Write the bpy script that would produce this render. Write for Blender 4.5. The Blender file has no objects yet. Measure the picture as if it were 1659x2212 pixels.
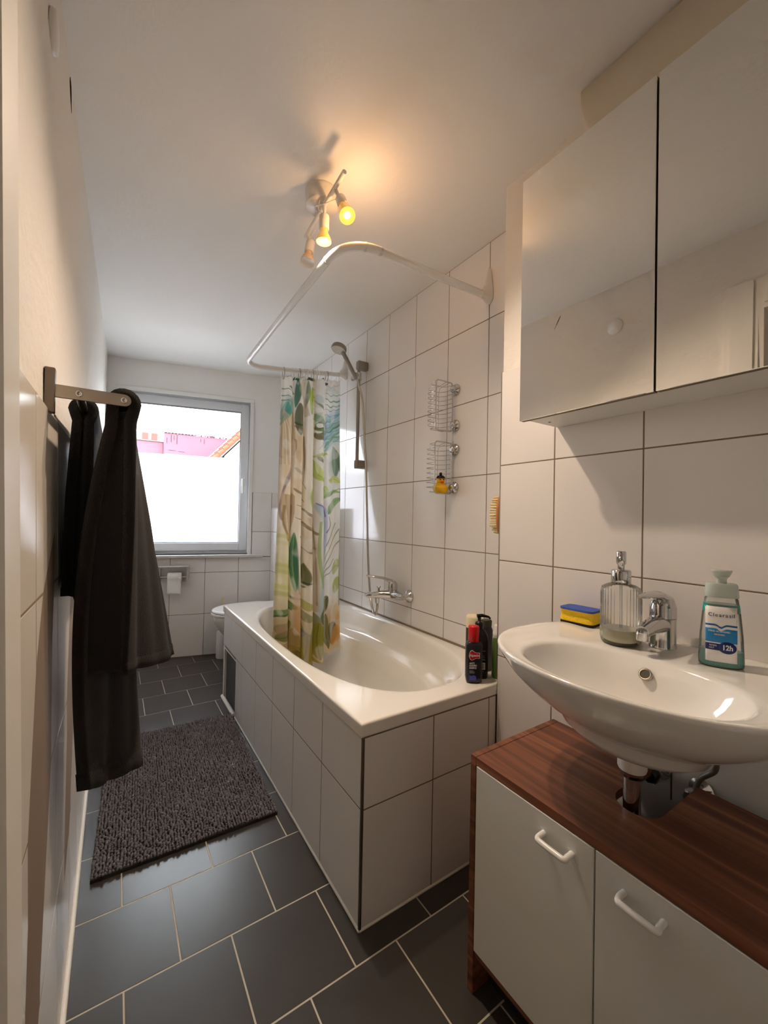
import bpy, math, random
import numpy as np
from mathutils import Vector, Matrix
random.seed(7); rng = np.random.default_rng(7)
sc = bpy.context.scene
COL = sc.collection

# ------------------------------------------------------------------ camera
CAM = Vector((-1.2872, -0.957, 1.1264))
ya, pi_, ro = [math.radians(a) for a in (33.4154, 0.7341, 1.1365)]
fw = Vector((math.sin(ya)*math.cos(pi_), math.cos(ya)*math.cos(pi_), math.sin(pi_)))
rt = Vector((math.cos(ya), -math.sin(ya), 0)); up = rt.cross(fw)
rt2 = math.cos(ro)*rt + math.sin(ro)*up; up2 = math.cos(ro)*up - math.sin(ro)*rt
cd = bpy.data.cameras.new('camera'); cam = bpy.data.objects.new('camera', cd); COL.objects.link(cam)
cd.sensor_fit = 'HORIZONTAL'; cd.sensor_width = 36.0; cd.lens = 879.3245/1659*36.0
cd.clip_start = 0.01; cd.clip_end = 300
m = Matrix.Identity(4)
for i in range(3): m[i][0] = rt2[i]; m[i][1] = up2[i]; m[i][2] = -fw[i]; m[i][3] = CAM[i]
cam.matrix_world = m
sc.camera = cam

# ------------------------------------------------------------------ light / exposure
SKY = 6.5          # strength of the bright overcast sky outside
LAMP = 9.0        # watts of each lit spot bulb
sc.view_settings.view_transform = 'Standard'; sc.view_settings.look = 'None'
sc.view_settings.gamma = 1.0; sc.view_settings.use_curve_mapping = False
sc.view_settings.exposure = 1.78
sc.cycles.use_denoising = True
sc.cycles.use_adaptive_sampling = True; sc.cycles.adaptive_threshold = .07
sc.cycles.max_bounces = 9; sc.cycles.diffuse_bounces = 4; sc.cycles.glossy_bounces = 4
sc.cycles.transmission_bounces = 8; sc.cycles.transparent_max_bounces = 8
sc.cycles.sample_clamp_indirect = 6.0; sc.cycles.caustics_reflective = False; sc.cycles.caustics_refractive = False

w = bpy.data.worlds.new('sky'); sc.world = w; w.use_nodes = True
nt = w.node_tree; nt.nodes.clear()
def N(t, **k):
    n = nt.nodes.new(t)
    for a, b in k.items(): setattr(n, a, b)
    return n
tc = N('ShaderNodeTexCoord'); mp = N('ShaderNodeMapping'); mp.inputs['Scale'].default_value = (1, 1, 5)
no = N('ShaderNodeTexNoise'); no.inputs['Scale'].default_value = 3.2; no.inputs['Detail'].default_value = 5
cr = N('ShaderNodeValToRGB')
cr.color_ramp.elements[0].position = .38; cr.color_ramp.elements[0].color = (.42, .48, .51, 1)
cr.color_ramp.elements[1].position = .62; cr.color_ramp.elements[1].color = (.94, .97, 1.0, 1)
sp = N('ShaderNodeSeparateXYZ'); mr = N('ShaderNodeMapRange')
mr.inputs['From Min'].default_value = -.03; mr.inputs['From Max'].default_value = .03
mx = N('ShaderNodeMix', data_type='RGBA'); bg = N('ShaderNodeBackground'); wo = N('ShaderNodeOutputWorld')
L = nt.links.new
L(tc.outputs['Generated'], mp.inputs[0]); L(mp.outputs[0], no.inputs[0]); L(no.outputs[0], cr.inputs[0])
L(tc.outputs['Generated'], sp.inputs[0]); L(sp.outputs['Z'], mr.inputs[0]); L(mr.outputs[0], mx.inputs[0])
mx.inputs[6].default_value = (.33, .32, .31, 1); L(cr.outputs[0], mx.inputs[7])
L(mx.outputs[2], bg.inputs[0]); bg.inputs[1].default_value = SKY; L(bg.outputs[0], wo.inputs[0])

# ------------------------------------------------------------------ materials
MAT = {}
def rgb(r, g, b):
    f = lambda c: ((c/255)/12.92 if c/255 <= .04045 else ((c/255+.055)/1.055)**2.4)
    return (f(r), f(g), f(b), 1)
def mat(name, col=(.8, .8, .8, 1), rough=.5, metal=0., bump=None, var=None, trans=0., ior=1.45, coat=0., emit=None, estr=0., spec=None, sheen=0., alpha=1.):
    m_ = bpy.data.materials.new(name); m_.use_nodes = True; t = m_.node_tree
    b = t.nodes['Principled BSDF']
    b.inputs['Base Color'].default_value = col; b.inputs['Roughness'].default_value = rough; b.inputs['Metallic'].default_value = metal
    b.inputs['Transmission Weight'].default_value = trans; b.inputs['IOR'].default_value = ior; b.inputs['Coat Weight'].default_value = coat
    b.inputs['Coat Roughness'].default_value = .08
    if sheen: b.inputs['Sheen Weight'].default_value = sheen
    if spec is not None: b.inputs['Specular IOR Level'].default_value = spec
    if emit: b.inputs['Emission Color'].default_value = emit; b.inputs['Emission Strength'].default_value = estr
    if alpha < 1: b.inputs['Alpha'].default_value = alpha
    if var:
        sc_, amt = var
        tcn = t.nodes.new('ShaderNodeTexCoord'); nn = t.nodes.new('ShaderNodeTexNoise'); nn.inputs['Scale'].default_value = sc_; nn.inputs['Detail'].default_value = 4
        mm = t.nodes.new('ShaderNodeMix'); mm.data_type = 'RGBA'
        mm.inputs[6].default_value = tuple(c*(1-amt) for c in col[:3])+(1,); mm.inputs[7].default_value = tuple(min(1, c*(1+amt)) for c in col[:3])+(1,)
        t.links.new(tcn.outputs['Object'], nn.inputs[0]); t.links.new(nn.outputs[0], mm.inputs[0]); t.links.new(mm.outputs[2], b.inputs['Base Color'])
    if bump:
        sc_, st, dist = bump
        tcn = t.nodes.new('ShaderNodeTexCoord'); nn = t.nodes.new('ShaderNodeTexNoise'); nn.inputs['Scale'].default_value = sc_; nn.inputs['Detail'].default_value = 5
        bn = t.nodes.new('ShaderNodeBump'); bn.inputs['Strength'].default_value = st; bn.inputs['Distance'].default_value = dist
        t.links.new(tcn.outputs['Object'], nn.inputs[0]); t.links.new(nn.outputs[0], bn.inputs['Height']); t.links.new(bn.outputs[0], b.inputs['Normal'])
    MAT[name] = m_; return m_
mat('paint', rgb(245, 243, 239), .8, bump=(60, .25, .004), var=(1.5, .02))
mat('plaster', rgb(234, 229, 221), .7, bump=(45, .5, .006), var=(2.5, .03))
mat('tile', rgb(238, 234, 231), .12, var=(3, .012), spec=.5)
mat('tile_gloss', rgb(230, 224, 214), .24, var=(3, .012), spec=.6)
mat('grout', rgb(132, 116, 102), .9)
mat('grout_light', rgb(196, 188, 172), .9)
mat('slate', rgb(66, 63, 61), .28, var=(9, .10), bump=(30, .06, .002), spec=.5)
mat('sealant', rgb(236, 232, 222), .4)
mat('enamel', rgb(244, 240, 232), .09, coat=.5)
mat('ceramic', rgb(240, 239, 236), .07, coat=.6)
mat('chrome', (.60, .60, .61, 1), .07, 1.)
mat('alu', rgb(206, 205, 203), .35, .6)
mat('steel', rgb(176, 166, 152), .32, 1.)
mat('steel_dark', rgb(124, 114, 104), .35, 1.)
mat('rail_grey', rgb(150, 144, 136), .28, .7)
mat('white_plastic', rgb(238, 236, 232), .3)
mat('white_gloss', rgb(240, 239, 236), .18)
mat('upvc', rgb(228, 231, 236), .3)
mat('gasket', rgb(120, 126, 132), .5)
mat('marble', rgb(214, 210, 204), .3, var=(14, .16))
mat('towel', rgb(27, 24, 25), .95, bump=(520, .9, .004), var=(40, .22), sheen=.08)
mat('towel_dark', rgb(22, 22, 27), .95, bump=(520, .9, .004), var=(40, .2), sheen=.08)
mat('rug', rgb(116, 114, 121), .95, var=(14, .28))
mat('rug_back', rgb(40, 36, 34), .95)
mat('mirror', (.93, .93, .91, 1), .012, 1.)
mat('cabinet_white', rgb(226, 225, 220), .35)
mat('cabinet_edge', rgb(116, 100, 78), .6)
mat('lamp_cover', rgb(214, 205, 188), .45)
mat('black', rgb(16, 15, 16), .25)
mat('near_black', rgb(30, 31, 35), .3)
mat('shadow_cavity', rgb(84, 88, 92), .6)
mat('red_cap', rgb(205, 18, 26), .3)
mat('label_red', rgb(196, 22, 30), .4)
mat('label_white', rgb(240, 240, 240), .4)
mat('label_blue', rgb(26, 96, 170), .35)
mat('label_mid', rgb(34, 132, 196), .35)
mat('label_navy', rgb(26, 44, 112), .35)
mat('label_violet', rgb(78, 84, 190), .4)
mat('ink', rgb(30, 30, 38), .5)
mat('ink_grey', rgb(150, 150, 152), .5)
mat('cream', rgb(240, 226, 192), .4)
mat('olive', rgb(58, 54, 38), .4)
mat('green_body', rgb(96, 128, 62), .4)
mat('duck', rgb(250, 196, 12), .35)
mat('duck_beak', rgb(236, 92, 18), .4)
mat('bristle', rgb(240, 214, 150), .8)
mat('brush_wood', rgb(190, 122, 66), .5)
mat('sponge_yellow', rgb(246, 204, 42), .9, bump=(260, 1., .004), var=(200, .12))
mat('sponge_blue', rgb(70, 96, 178), .95, bump=(200, 1., .003), var=(90, .35))
mat('sponge_black', rgb(34, 32, 30), .95)
mat('liquid_teal', rgb(26, 172, 164), .1, trans=.1, ior=1.33)
mat('liquid_teal_thin', rgb(222, 236, 230), .2, trans=.45, ior=1.25)
mat('liquid_yellow', rgb(246, 240, 204), .1, trans=.2, ior=1.33)
mat('hose_grey', rgb(140, 136, 130), .35, .6)
mat('hose_steel', rgb(196, 190, 182), .25, .85)
mat('paper', rgb(242, 240, 236), .9, bump=(80, .3, .003))
mat('bulb_face', (1, .75, .4, 1), .3, emit=(1., .58, .06, 1), estr=.34)
mat('bulb_core', (1, .9, .6, 1), .3, emit=(1., .84, .35, 1), estr=1.1)
mat('bulb_glow', rgb(240, 190, 110), .25, emit=(1., .5, .10, 1), estr=.10)
mat('bulb_off', rgb(232, 196, 160), .15, .25)
mat('lamp_white', rgb(232, 226, 216), .35)
mat('pink', rgb(118, 78, 90), .9, var=(2.0, .10))
mat('pink_stain', rgb(72, 40, 48), .9)
mat('chimney', rgb(96, 66, 60), .9, var=(8, .2))
mat('stone', rgb(104, 100, 94), .9, var=(8, .3))
mat('roof_red', rgb(112, 60, 42), .9, var=(6, .2))
mat('roof_edge', rgb(130, 122, 126), .8)
mat('house_cream', rgb(128, 125, 116), .9)
mat('slate_pipe', rgb(90, 100, 108), .6)
mat('hall_wall', rgb(96, 84, 70), .9)
mat('hall_floor', rgb(120, 92, 66), .5)
mat('door_white', rgb(230, 226, 218), .4)
mat('crack_dark', rgb(58, 48, 44), 1.)

def nodes_mat(name):
    m_ = bpy.data.materials.new(name); m_.use_nodes = True; t = m_.node_tree; t.nodes.clear(); MAT[name] = m_
    return t, t.nodes.new('ShaderNodeOutputMaterial')
# clear window pane: see-through with a little reflection
t, out = nodes_mat('pane')
a = t.nodes.new('ShaderNodeBsdfTransparent'); a.inputs[0].default_value = (.95, .97, .97, 1)
g = t.nodes.new('ShaderNodeBsdfGlossy'); g.inputs['Roughness'].default_value = .02
fr = t.nodes.new('ShaderNodeFresnel'); fr.inputs[0].default_value = 1.3; x_ = t.nodes.new('ShaderNodeMixShader')
t.links.new(fr.outputs[0], x_.inputs[0]); t.links.new(a.outputs[0], x_.inputs[1]); t.links.new(g.outputs[0], x_.inputs[2]); t.links.new(x_.outputs[0], out.inputs[0])
for nm_, tint, ior_, dif in (('glass', (.985, .988, .985, 1), 1.5, .03), ('clear_plastic', (.95, .975, .965, 1), 1.35, .14)):
    t, out = nodes_mat(nm_)
    a = t.nodes.new('ShaderNodeBsdfTransparent'); a.inputs[0].default_value = tint
    g = t.nodes.new('ShaderNodeBsdfGlossy'); g.inputs['Roughness'].default_value = .04
    df = t.nodes.new('ShaderNodeBsdfDiffuse'); df.inputs[0].default_value = (.85, .88, .86, 1)
    fr = t.nodes.new('ShaderNodeFresnel'); fr.inputs[0].default_value = ior_; x1_ = t.nodes.new('ShaderNodeMixShader'); x1_.inputs[0].default_value = dif; x_ = t.nodes.new('ShaderNodeMixShader')
    t.links.new(a.outputs[0], x1_.inputs[1]); t.links.new(df.outputs[0], x1_.inputs[2])
    t.links.new(fr.outputs[0], x_.inputs[0]); t.links.new(x1_.outputs[0], x_.inputs[1]); t.links.new(g.outputs[0], x_.inputs[2]); t.links.new(x_.outputs[0], out.inputs[0])
# frosted film
t, out = nodes_mat('frosted')
a = t.nodes.new('ShaderNodeBsdfTranslucent'); a.inputs[0].default_value = (.93, .94, .99, 1)
g = t.nodes.new('ShaderNodeBsdfDiffuse'); g.inputs[0].default_value = (.85, .86, .9, 1); x_ = t.nodes.new('ShaderNodeMixShader'); x_.inputs[0].default_value = .12
t.links.new(a.outputs[0], x_.inputs[1]); t.links.new(g.outputs[0], x_.inputs[2]); t.links.new(x_.outputs[0], out.inputs[0])
# printed curtain
t, out = nodes_mat('curtain')
ca = t.nodes.new('ShaderNodeVertexColor'); ca.layer_name = 'print'
d_ = t.nodes.new('ShaderNodeBsdfDiffuse'); tr = t.nodes.new('ShaderNodeBsdfTranslucent'); x_ = t.nodes.new('ShaderNodeMixShader'); x_.inputs[0].default_value = .42
t.links.new(ca.outputs[0], d_.inputs[0]); t.links.new(ca.outputs[0], tr.inputs[0]); t.links.new(d_.outputs[0], x_.inputs[1]); t.links.new(tr.outputs[0], x_.inputs[2]); t.links.new(x_.outputs[0], out.inputs[0])
# streaked walnut veneer (grain along y)
m_ = mat('walnut', rgb(110, 58, 36), .38); t = m_.node_tree; b = t.nodes['Principled BSDF']
tcn = t.nodes.new('ShaderNodeTexCoord'); mpn = t.nodes.new('ShaderNodeMapping'); mpn.inputs['Scale'].default_value = (38, 1.1, 38)
nn = t.nodes.new('ShaderNodeTexNoise'); nn.inputs['Scale'].default_value = 1.0; nn.inputs['Detail'].default_value = 5; nn.inputs['Distortion'].default_value = .6
rp = t.nodes.new('ShaderNodeValToRGB'); e = rp.color_ramp.elements
e[0].position = .25; e[0].color = rgb(70, 38, 27); e[1].position = .78; e[1].color = rgb(174, 120, 88)
e2 = rp.color_ramp.elements.new(.45); e2.color = rgb(104, 61, 43); e3 = rp.color_ramp.elements.new(.58); e3.color = rgb(128, 78, 55)
t.links.new(tcn.outputs['Object'], mpn.inputs[0]); t.links.new(mpn.outputs[0], nn.inputs[0]); t.links.new(nn.outputs[0], rp.inputs[0]); t.links.new(rp.outputs[0], b.inputs['Base Color'])

# ------------------------------------------------------------------ mesh helpers
ORG = {}
class MB:
    def __init__(s): s.v = []; s.f = []; s.sm = []
    def add(s, vs, fs, smooth=False):
        n = len(s.v); s.v += [tuple(p) for p in vs]; s.f += [tuple(i+n for i in q) for q in fs]; s.sm += [smooth]*len(fs); return s
    def box(s, x0, x1, y0, y1, z0, z1, c=0.):
        if c <= 0:
            v = [(x, y, z) for z in (z0, z1) for y in (y0, y1) for x in (x0, x1)]
            return s.add(v, [(0, 2, 3, 1), (4, 5, 7, 6), (0, 1, 5, 4), (2, 6, 7, 3), (0, 4, 6, 2), (1, 3, 7, 5)])
        X, Y, Z = (x0, x1), (y0, y1), (z0, z1); v = []; idx = {}
        for i in (0, 1):
            for j in (0, 1):
                for k in (0, 1):
                    sx, sy, sz = 1-2*i, 1-2*j, 1-2*k
                    for a_, p in enumerate(((X[i], Y[j]+sy*c, Z[k]+sz*c), (X[i]+sx*c, Y[j], Z[k]+sz*c), (X[i]+sx*c, Y[j]+sy*c, Z[k]))):
                        idx[(i, j, k, a_)] = len(v); v.append(p)
        f = []; I = idx
        for i in (0, 1):
            q = [I[(i, 0, 0, 0)], I[(i, 1, 0, 0)], I[(i, 1, 1, 0)], I[(i, 0, 1, 0)]]; f.append(q if i else q[::-1])
            q = [I[(0, i, 0, 1)], I[(1, i, 0, 1)], I[(1, i, 1, 1)], I[(0, i, 1, 1)]]; f.append(q[::-1] if i else q)
            q = [I[(0, 0, i, 2)], I[(1, 0, i, 2)], I[(1, 1, i, 2)], I[(0, 1, i, 2)]]; f.append(q if i else q[::-1])
        for i in (0, 1):
            for j in (0, 1):
                f.append([I[(i, j, 0, 0)], I[(i, j, 1, 0)], I[(i, j, 1, 1)], I[(i, j, 0, 1)]])
                f.append([I[(i, 0, j, 0)], I[(i, 1, j, 0)], I[(i, 1, j, 2)], I[(i, 0, j, 2)]])
                f.append([I[(0, i, j, 1)], I[(1, i, j, 1)], I[(1, i, j, 2)], I[(0, i, j, 2)]])
                for k in (0, 1): f.append([I[(i, j, k, 0)], I[(i, j, k, 1)], I[(i, j, k, 2)]])
        return s.add(v, f)
    def tube(s, pts, r, n=10, caps=True, closed=False, flat=None):
        P = [Vector(p) for p in pts]; m = len(P); R = r if isinstance(r, (list, tuple)) else [r]*m
        vs = []; prev = None
        for i, p in enumerate(P):
            if closed: tg = (P[(i+1) % m]-P[i-1]).normalized()
            else: tg = ((P[min(i+1, m-1)]-P[max(i-1, 0)])).normalized()
            if prev is None:
                a = Vector((0, 0, 1)) if abs(tg.z) < .9 else Vector((1, 0, 0)); nr = tg.cross(a).normalized()
            else:
                nr = (prev-tg*prev.dot(tg)); nr = nr.normalized() if nr.length > 1e-6 else tg.orthogonal().normalized()
            prev = nr; bn = tg.cross(nr)
            for k in range(n):
                an = 2*math.pi*k/n; vs.append(p+(nr*math.cos(an)+bn*math.sin(an)*(flat or 1.))*R[i])
        fs = []
        for i in range(m if closed else m-1):
            for k in range(n):
                a = i*n+k; b = i*n+(k+1) % n; j = ((i+1) % m)*n
                fs.append((a, b, j+(k+1) % n, j+k))
        s.add(vs, fs, True)
        if caps and not closed:
            s.add(vs[:n], [tuple(range(n))[::-1]]); s.add(vs[-n:], [tuple(range(n))])
        return s
    def lathe(s, prof, c=(0, 0, 0), axis=(0, 0, 1), n=28, rfun=None, smooth=True, capA=True, capB=True):
        ax = Vector(axis).normalized(); a = ax.orthogonal().normalized(); b = ax.cross(a); C = Vector(c)
        if abs(ax.z) > .999: a, b = Vector((1, 0, 0)), Vector((0, 1, 0))*(1 if ax.z > 0 else -1)
        vs = []
        for r, h in prof:
            for k in range(n):
                an = 2*math.pi*k/n; q = r*(rfun(an, h) if rfun else 1)
                vs.append(C+ax*h+a*math.cos(an)*q+b*math.sin(an)*q)
        fs = [(i*n+k, i*n+(k+1) % n, (i+1)*n+(k+1) % n, (i+1)*n+k) for i in range(len(prof)-1) for k in range(n)]
        s.add(vs, fs, smooth)
        if capA: s.add(vs[:n], [tuple(range(n))[::-1]])
        if capB: s.add(vs[-n:], [tuple(range(n))])
        return s
    def rings(s, rings, smooth=True, capA=False, capB=False):
        n = len(rings[0]); vs = [p for r in rings for p in r]
        s.add(vs, [(i*n+k, i*n+(k+1) % n, (i+1)*n+(k+1) % n, (i+1)*n+k) for i in range(len(rings)-1) for k in range(n)], smooth)
        if capA: s.add(rings[0], [tuple(range(n))[::-1]])
        if capB: s.add(rings[-1], [tuple(range(n))])
        return s
    def grid(s, P, smooth=True):      # P[i][j]
        a = len(P); b = len(P[0]); vs = [p for r in P for p in r]
        return s.add(vs, [(i*b+j, i*b+j+1, (i+1)*b+j+1, (i+1)*b+j) for i in range(a-1) for j in range(b-1)], smooth)
    def prism(s, poly, lo, hi, fn):   # poly 2D, fn(u,v,h) -> 3D
        n = len(poly); A = [fn(u, v, lo) for u, v in poly]; B = [fn(u, v, hi) for u, v in poly]
        return s.add(A+B, [tuple(range(n))[::-1], tuple(range(n, 2*n))]+[(i, (i+1) % n, n+(i+1) % n, n+i) for i in range(n)])
    def sphere(s, c, r, n=16, m=10, sc3=(1, 1, 1)):
        prof = [(max(1e-4, math.sin(math.pi*i/m)), -math.cos(math.pi*i/m)) for i in range(m+1)]
        vs = []
        for q, h in prof:
            for k in range(n):
                an = 2*math.pi*k/n; vs.append((c[0]+r*q*math.cos(an)*sc3[0], c[1]+r*q*math.sin(an)*sc3[1], c[2]+r*h*sc3[2]))
        return s.add(vs, [(i*n+k, i*n+(k+1) % n, (i+1)*n+(k+1) % n, (i+1)*n+k) for i in range(m) for k in range(n)], True)
    def build(s, name, material, parent=None, fixn=True):
        me = bpy.data.meshes.new(name)
        o_ = ORG.get(parent.name, Vector((0, 0, 0))) if parent else Vector((0, 0, 0))
        me.from_pydata([(p[0]-o_[0], p[1]-o_[1], p[2]-o_[2]) for p in s.v], [], s.f)
        me.polygons.foreach_set('use_smooth', s.sm)
        me.materials.append(MAT[material]); me.update()
        if fixn:
            import bmesh
            bm = bmesh.new(); bm.from_mesh(me); bmesh.ops.recalc_face_normals(bm, faces=bm.faces); bm.to_mesh(me); bm.free()
        o = bpy.data.objects.new(name, me); COL.objects.link(o)
        if parent: o.parent = parent
        ORG[o.name] = o_
        return o
def tag(o, label, cat=None, group=None, kind=None):
    o['label'] = label
    if cat: o['category'] = cat
    if group: o['group'] = group
    if kind: o['kind'] = kind
    return o
def thing(name, loc, label, cat, group=None, kind=None):
    o = bpy.data.objects.new(name, None); COL.objects.link(o); o.location = loc; o.empty_display_size = .05
    ORG[o.name] = Vector(loc); return tag(o, label, cat, group, kind)
def solid(o, th, off=0.):
    md = o.modifiers.new('thickness', 'SOLIDIFY'); md.thickness = th; md.offset = off; return o
def glyphs(mb, body, size, loc, rot, sx=1., align='CENTER', bold=0.):
    c = bpy.data.curves.new('tmp', 'FONT'); c.body = body; c.size = size; c.align_x = align; c.align_y = 'CENTER'; c.extrude = .0001; c.offset = bold
    o = bpy.data.objects.new('tmp', c); COL.objects.link(o); dg = bpy.context.evaluated_depsgraph_get()
    me = o.evaluated_get(dg).to_mesh(); M_ = Matrix.Translation(Vector(loc)) @ rot.to_4x4() @ Matrix.Diagonal((sx, 1, 1, 1))
    mb.add([M_ @ v.co for v in me.vertices], [tuple(p.vertices) for p in me.polygons]); o.evaluated_get(dg).to_mesh_clear()
    bpy.data.objects.remove(o); bpy.data.curves.remove(c); return mb
def frame(xd, yd):                      # rotation whose local x, y point along xd, yd
    x = Vector(xd).normalized(); y = Vector(yd); y = (y-x*y.dot(x)).normalized(); z = x.cross(y)
    return Matrix((x, y, z)).transposed()
def bez(p0, p1, p2, p3, n=16):
    p0, p1, p2, p3 = map(Vector, (p0, p1, p2, p3))
    return [p0*(1-t)**3+p1*3*t*(1-t)**2+p2*3*t*t*(1-t)+p3*t**3 for t in [i/n for i in range(n+1)]]
def catmull(P, n=8):
    P = [Vector(p) for p in P]; P = [P[0]*2-P[1]]+P+[P[-1]*2-P[-2]]; o = []
    for i in range(1, len(P)-2):
        for k in range(n):
            t = k/n; a, b, c, d = P[i-1:i+3]
            o.append(.5*((2*b)+(c-a)*t+(2*a-5*b+4*c-d)*t*t+(3*b-a-3*c+d)*t**3))
    return o+[P[-2]]

# tiles: shared chamfered boxes, one object each
TM = {}
def tile(parent, axis, face, depth, u0, u1, z0, z1, material, gap=.0028, name='tile'):
    """axis 'x'/'y': tile on the plane x|y = face, running to face+depth; u is y|x. axis 'z': floor tile, u=x, z=y."""
    g = gap/2; u0 += g; u1 -= g; z0 += g; z1 -= g
    if u1-u0 < .004 or z1-z0 < .004: return None
    W, H = round(u1-u0, 4), round(z1-z0, 4); key = (axis, W, H, round(depth, 4), material)
    if key not in TM:
        a, b = sorted((0, depth)); mb = MB(); c = .0011
        if axis == 'x': mb.box(a, b, -W/2, W/2, -H/2, H/2, c)
        elif axis == 'y': mb.box(-W/2, W/2, a, b, -H/2, H/2, c)
        else: mb.box(-W/2, W/2, -H/2, H/2, a, b, c)
        me = bpy.data.meshes.new(name); me.from_pydata(mb.v, [], mb.f); me.materials.append(MAT[material])
        import bmesh
        bm = bmesh.new(); bm.from_mesh(me); bmesh.ops.recalc_face_normals(bm, faces=bm.faces); bm.to_mesh(me); bm.free()
        TM[key] = me
    o = bpy.data.objects.new(name, TM[key]); COL.objects.link(o); o.parent = parent
    cu, cz = (u0+u1)/2, (z0+z1)/2
    loc = Vector((face, cu, cz) if axis == 'x' else (cu, face, cz) if axis == 'y' else (cu, cz, face))
    o.location = loc-ORG[parent.name]; ORG[o.name] = ORG[parent.name]
    return o
def cuts(lo, hi, start, step):
    k0 = math.ceil((lo-start)/step-1e-6); c = [lo]
    while start+k0*step < hi-1e-6:
        v = start+k0*step
        if v > lo+1e-6: c.append(v)
        k0 += 1
    return c+[hi]
def tiles(parent, axis, face, depth, us, zs, material, skip=None):
    for i in range(len(us)-1):
        for j in range(len(zs)-1):
            if skip and skip(us[i], us[i+1], zs[j], zs[j+1]): continue
            tile(parent, axis, face, depth, us[i], us[i+1], zs[j], zs[j+1], material)

# ------------------------------------------------------------------ room shell
LEN, CEI, D, XB = 2.627, 2.291, .176, -1.70
Z0, HT, WT = .005, .327, .25
ROWS = [.332+HT*k for k in range(-1, 7)]
def zr(lo, hi): return [lo]+[z for z in ROWS if lo+.004 < z < hi-.004]+[hi]
def xl(y, z): return -(1.3617+(z/2.29)*(-.006+.064*(LEN-y)/2.8))
def S(name, mb, m_, label): return tag(mb.build(name, m_), label, kind='structure')

floor = S('floor', MB().box(-1.6, .12, XB-.1, LEN+.4, -.12, -.0006), 'grout_light', 'dark slate tiled bathroom floor with pale grout')
fy = cuts(XB, 2.72, .4251, .2468)
for j in range(len(fy)-1):
    k = round((fy[j+1]-.4251)/.2468)-1 if j < len(fy)-2 else round((fy[j]-.4251)/.2468)
    fx = cuts(-1.44, .0, -1.0011+(.1218 if k % 2 else 0), .2436)
    for i in range(len(fx)-1):
        if fx[i] > -.16 and fy[j] < 0: continue
        tile(floor, 'z', 0., -.006, fx[i], fx[i+1], fy[j], fy[j+1], 'slate', gap=.003)
ceiling = S('ceiling', MB().box(-1.75, .12, XB-.1, LEN+.4, CEI, CEI+.1), 'paint', 'white painted ceiling with a warm glow around the lamp')

wall_right = S('wall_right', MB().box(.0008, .1, -.02, 2.40, 0, CEI), 'grout', 'white tiled wall above the bathtub, tiled up to the ceiling')
tiles(wall_right, 'x', 0., .006, cuts(.0, 2.378, .2234, WT), zr(Z0, CEI), 'tile')

wall_sink = S('wall_sink', MB().box(-.168, .1, XB-.1, -.0005, 0, CEI), 'plaster', 'projecting wall behind the washbasin, tiled below and plastered above')
bed = MB().box(-.1752, -.16, XB, -.0007, 0, 1.637).build('grout_bed', 'grout', wall_sink)
tiles(wall_sink, 'x', -D, .006, sorted([round(c, 4) for c in cuts(XB, 0., -.209, WT)]), zr(Z0, 1.64), 'tile')
S('trim_1', MB().box(-.1768, -.160, -.002, .0012, .575, 1.642), 'steel', 'thin metal edge profile on the corner of the washbasin wall')

# far wall with window opening
WX0, WX1, WZ0, WZ1 = -1.300, -.318, .800, 2.080
xfl = -1.38
mb = MB()
for (a, b, c, d) in ((-1.6, WX0, 0, CEI), (WX1, .25, 0, CEI), (WX0, WX1, 0, WZ0), (WX0, WX1, WZ1, CEI)):
    mb.box(a, b, LEN+.008, LEN+.30, c, d)
wall_far = S('wall_far', mb, 'paint', 'window wall at the far end, white paint over white tiles')
fb = MB()
for (a, b, c, d) in ((xfl, WX0, 0, 1.31), (WX1, .04, 0, 1.31), (WX0, WX1, 0, WZ0-.02)): fb.box(a, b, LEN+.0008, LEN+.012, c, d)
fb.build('grout_bed', 'grout', wall_far)
fxs = [-1.38, -1.162, -.912, -.662, -.412, -.161, .04]
for i in range(len(fxs)-1):
    zs = zr(Z0, 1.313)
    for j in range(len(zs)-1):
        a, b, c, d = fxs[i], fxs[i+1], zs[j], zs[j+1]
        if b > WX0 and a < WX1:
            if c >= WZ0-.02: 
                if b > WX1+.01: a = WX1+.004
                elif a < WX0-.01: b = WX0-.004
                else: continue
            elif d > WZ0-.02:
                if b > WX1+.01: tile(wall_far, 'y', LEN, .006, WX1+.004, b, WZ0-.02, d, 'tile')
                d = WZ0-.022
        tile(wall_far, 'y', LEN, .006, a, b, c, d, 'tile')

# left wall (leans a little), with the doorway beside the camera
DY0, DY1, DZ = -1.27, -.445, 1.965
def lquad(mb, y0, y1, z0, z1, th, off=0., ny=6):
    for k in range(ny):
        a, b = y0+(y1-y0)*k/ny, y0+(y1-y0)*(k+1)/ny
        v = [(xl(y, z)+off-d, y, z) for d in (0, th) for z in (z0, z1) for y in (a, b)]
        mb.add(v, [(0, 1, 3, 2), (4, 6, 7, 5), (0, 4, 5, 1), (2, 3, 7, 6), (0, 2, 6, 4), (1, 5, 7, 3)])
    return mb
mb = MB(); lquad(mb, DY1, LEN+.1, 0, CEI, .12, -.008, 10); lquad(mb, XB-.1, DY0, 0, CEI, .12, -.008, 2); lquad(mb, DY0, DY1, DZ, CEI, .12, -.008, 2)
wall_left = S('wall_left', mb, 'plaster', 'left wall with glossy white tiles below and rough plaster above')
mb = MB(); lquad(mb, -.345, 2.70, 0, 1.310, .009, -.0009); lquad(mb, XB, DY0-.08, 0, 1.310, .009, -.0015, 2)
mb.build('grout_bed', 'grout', wall_left)
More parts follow.
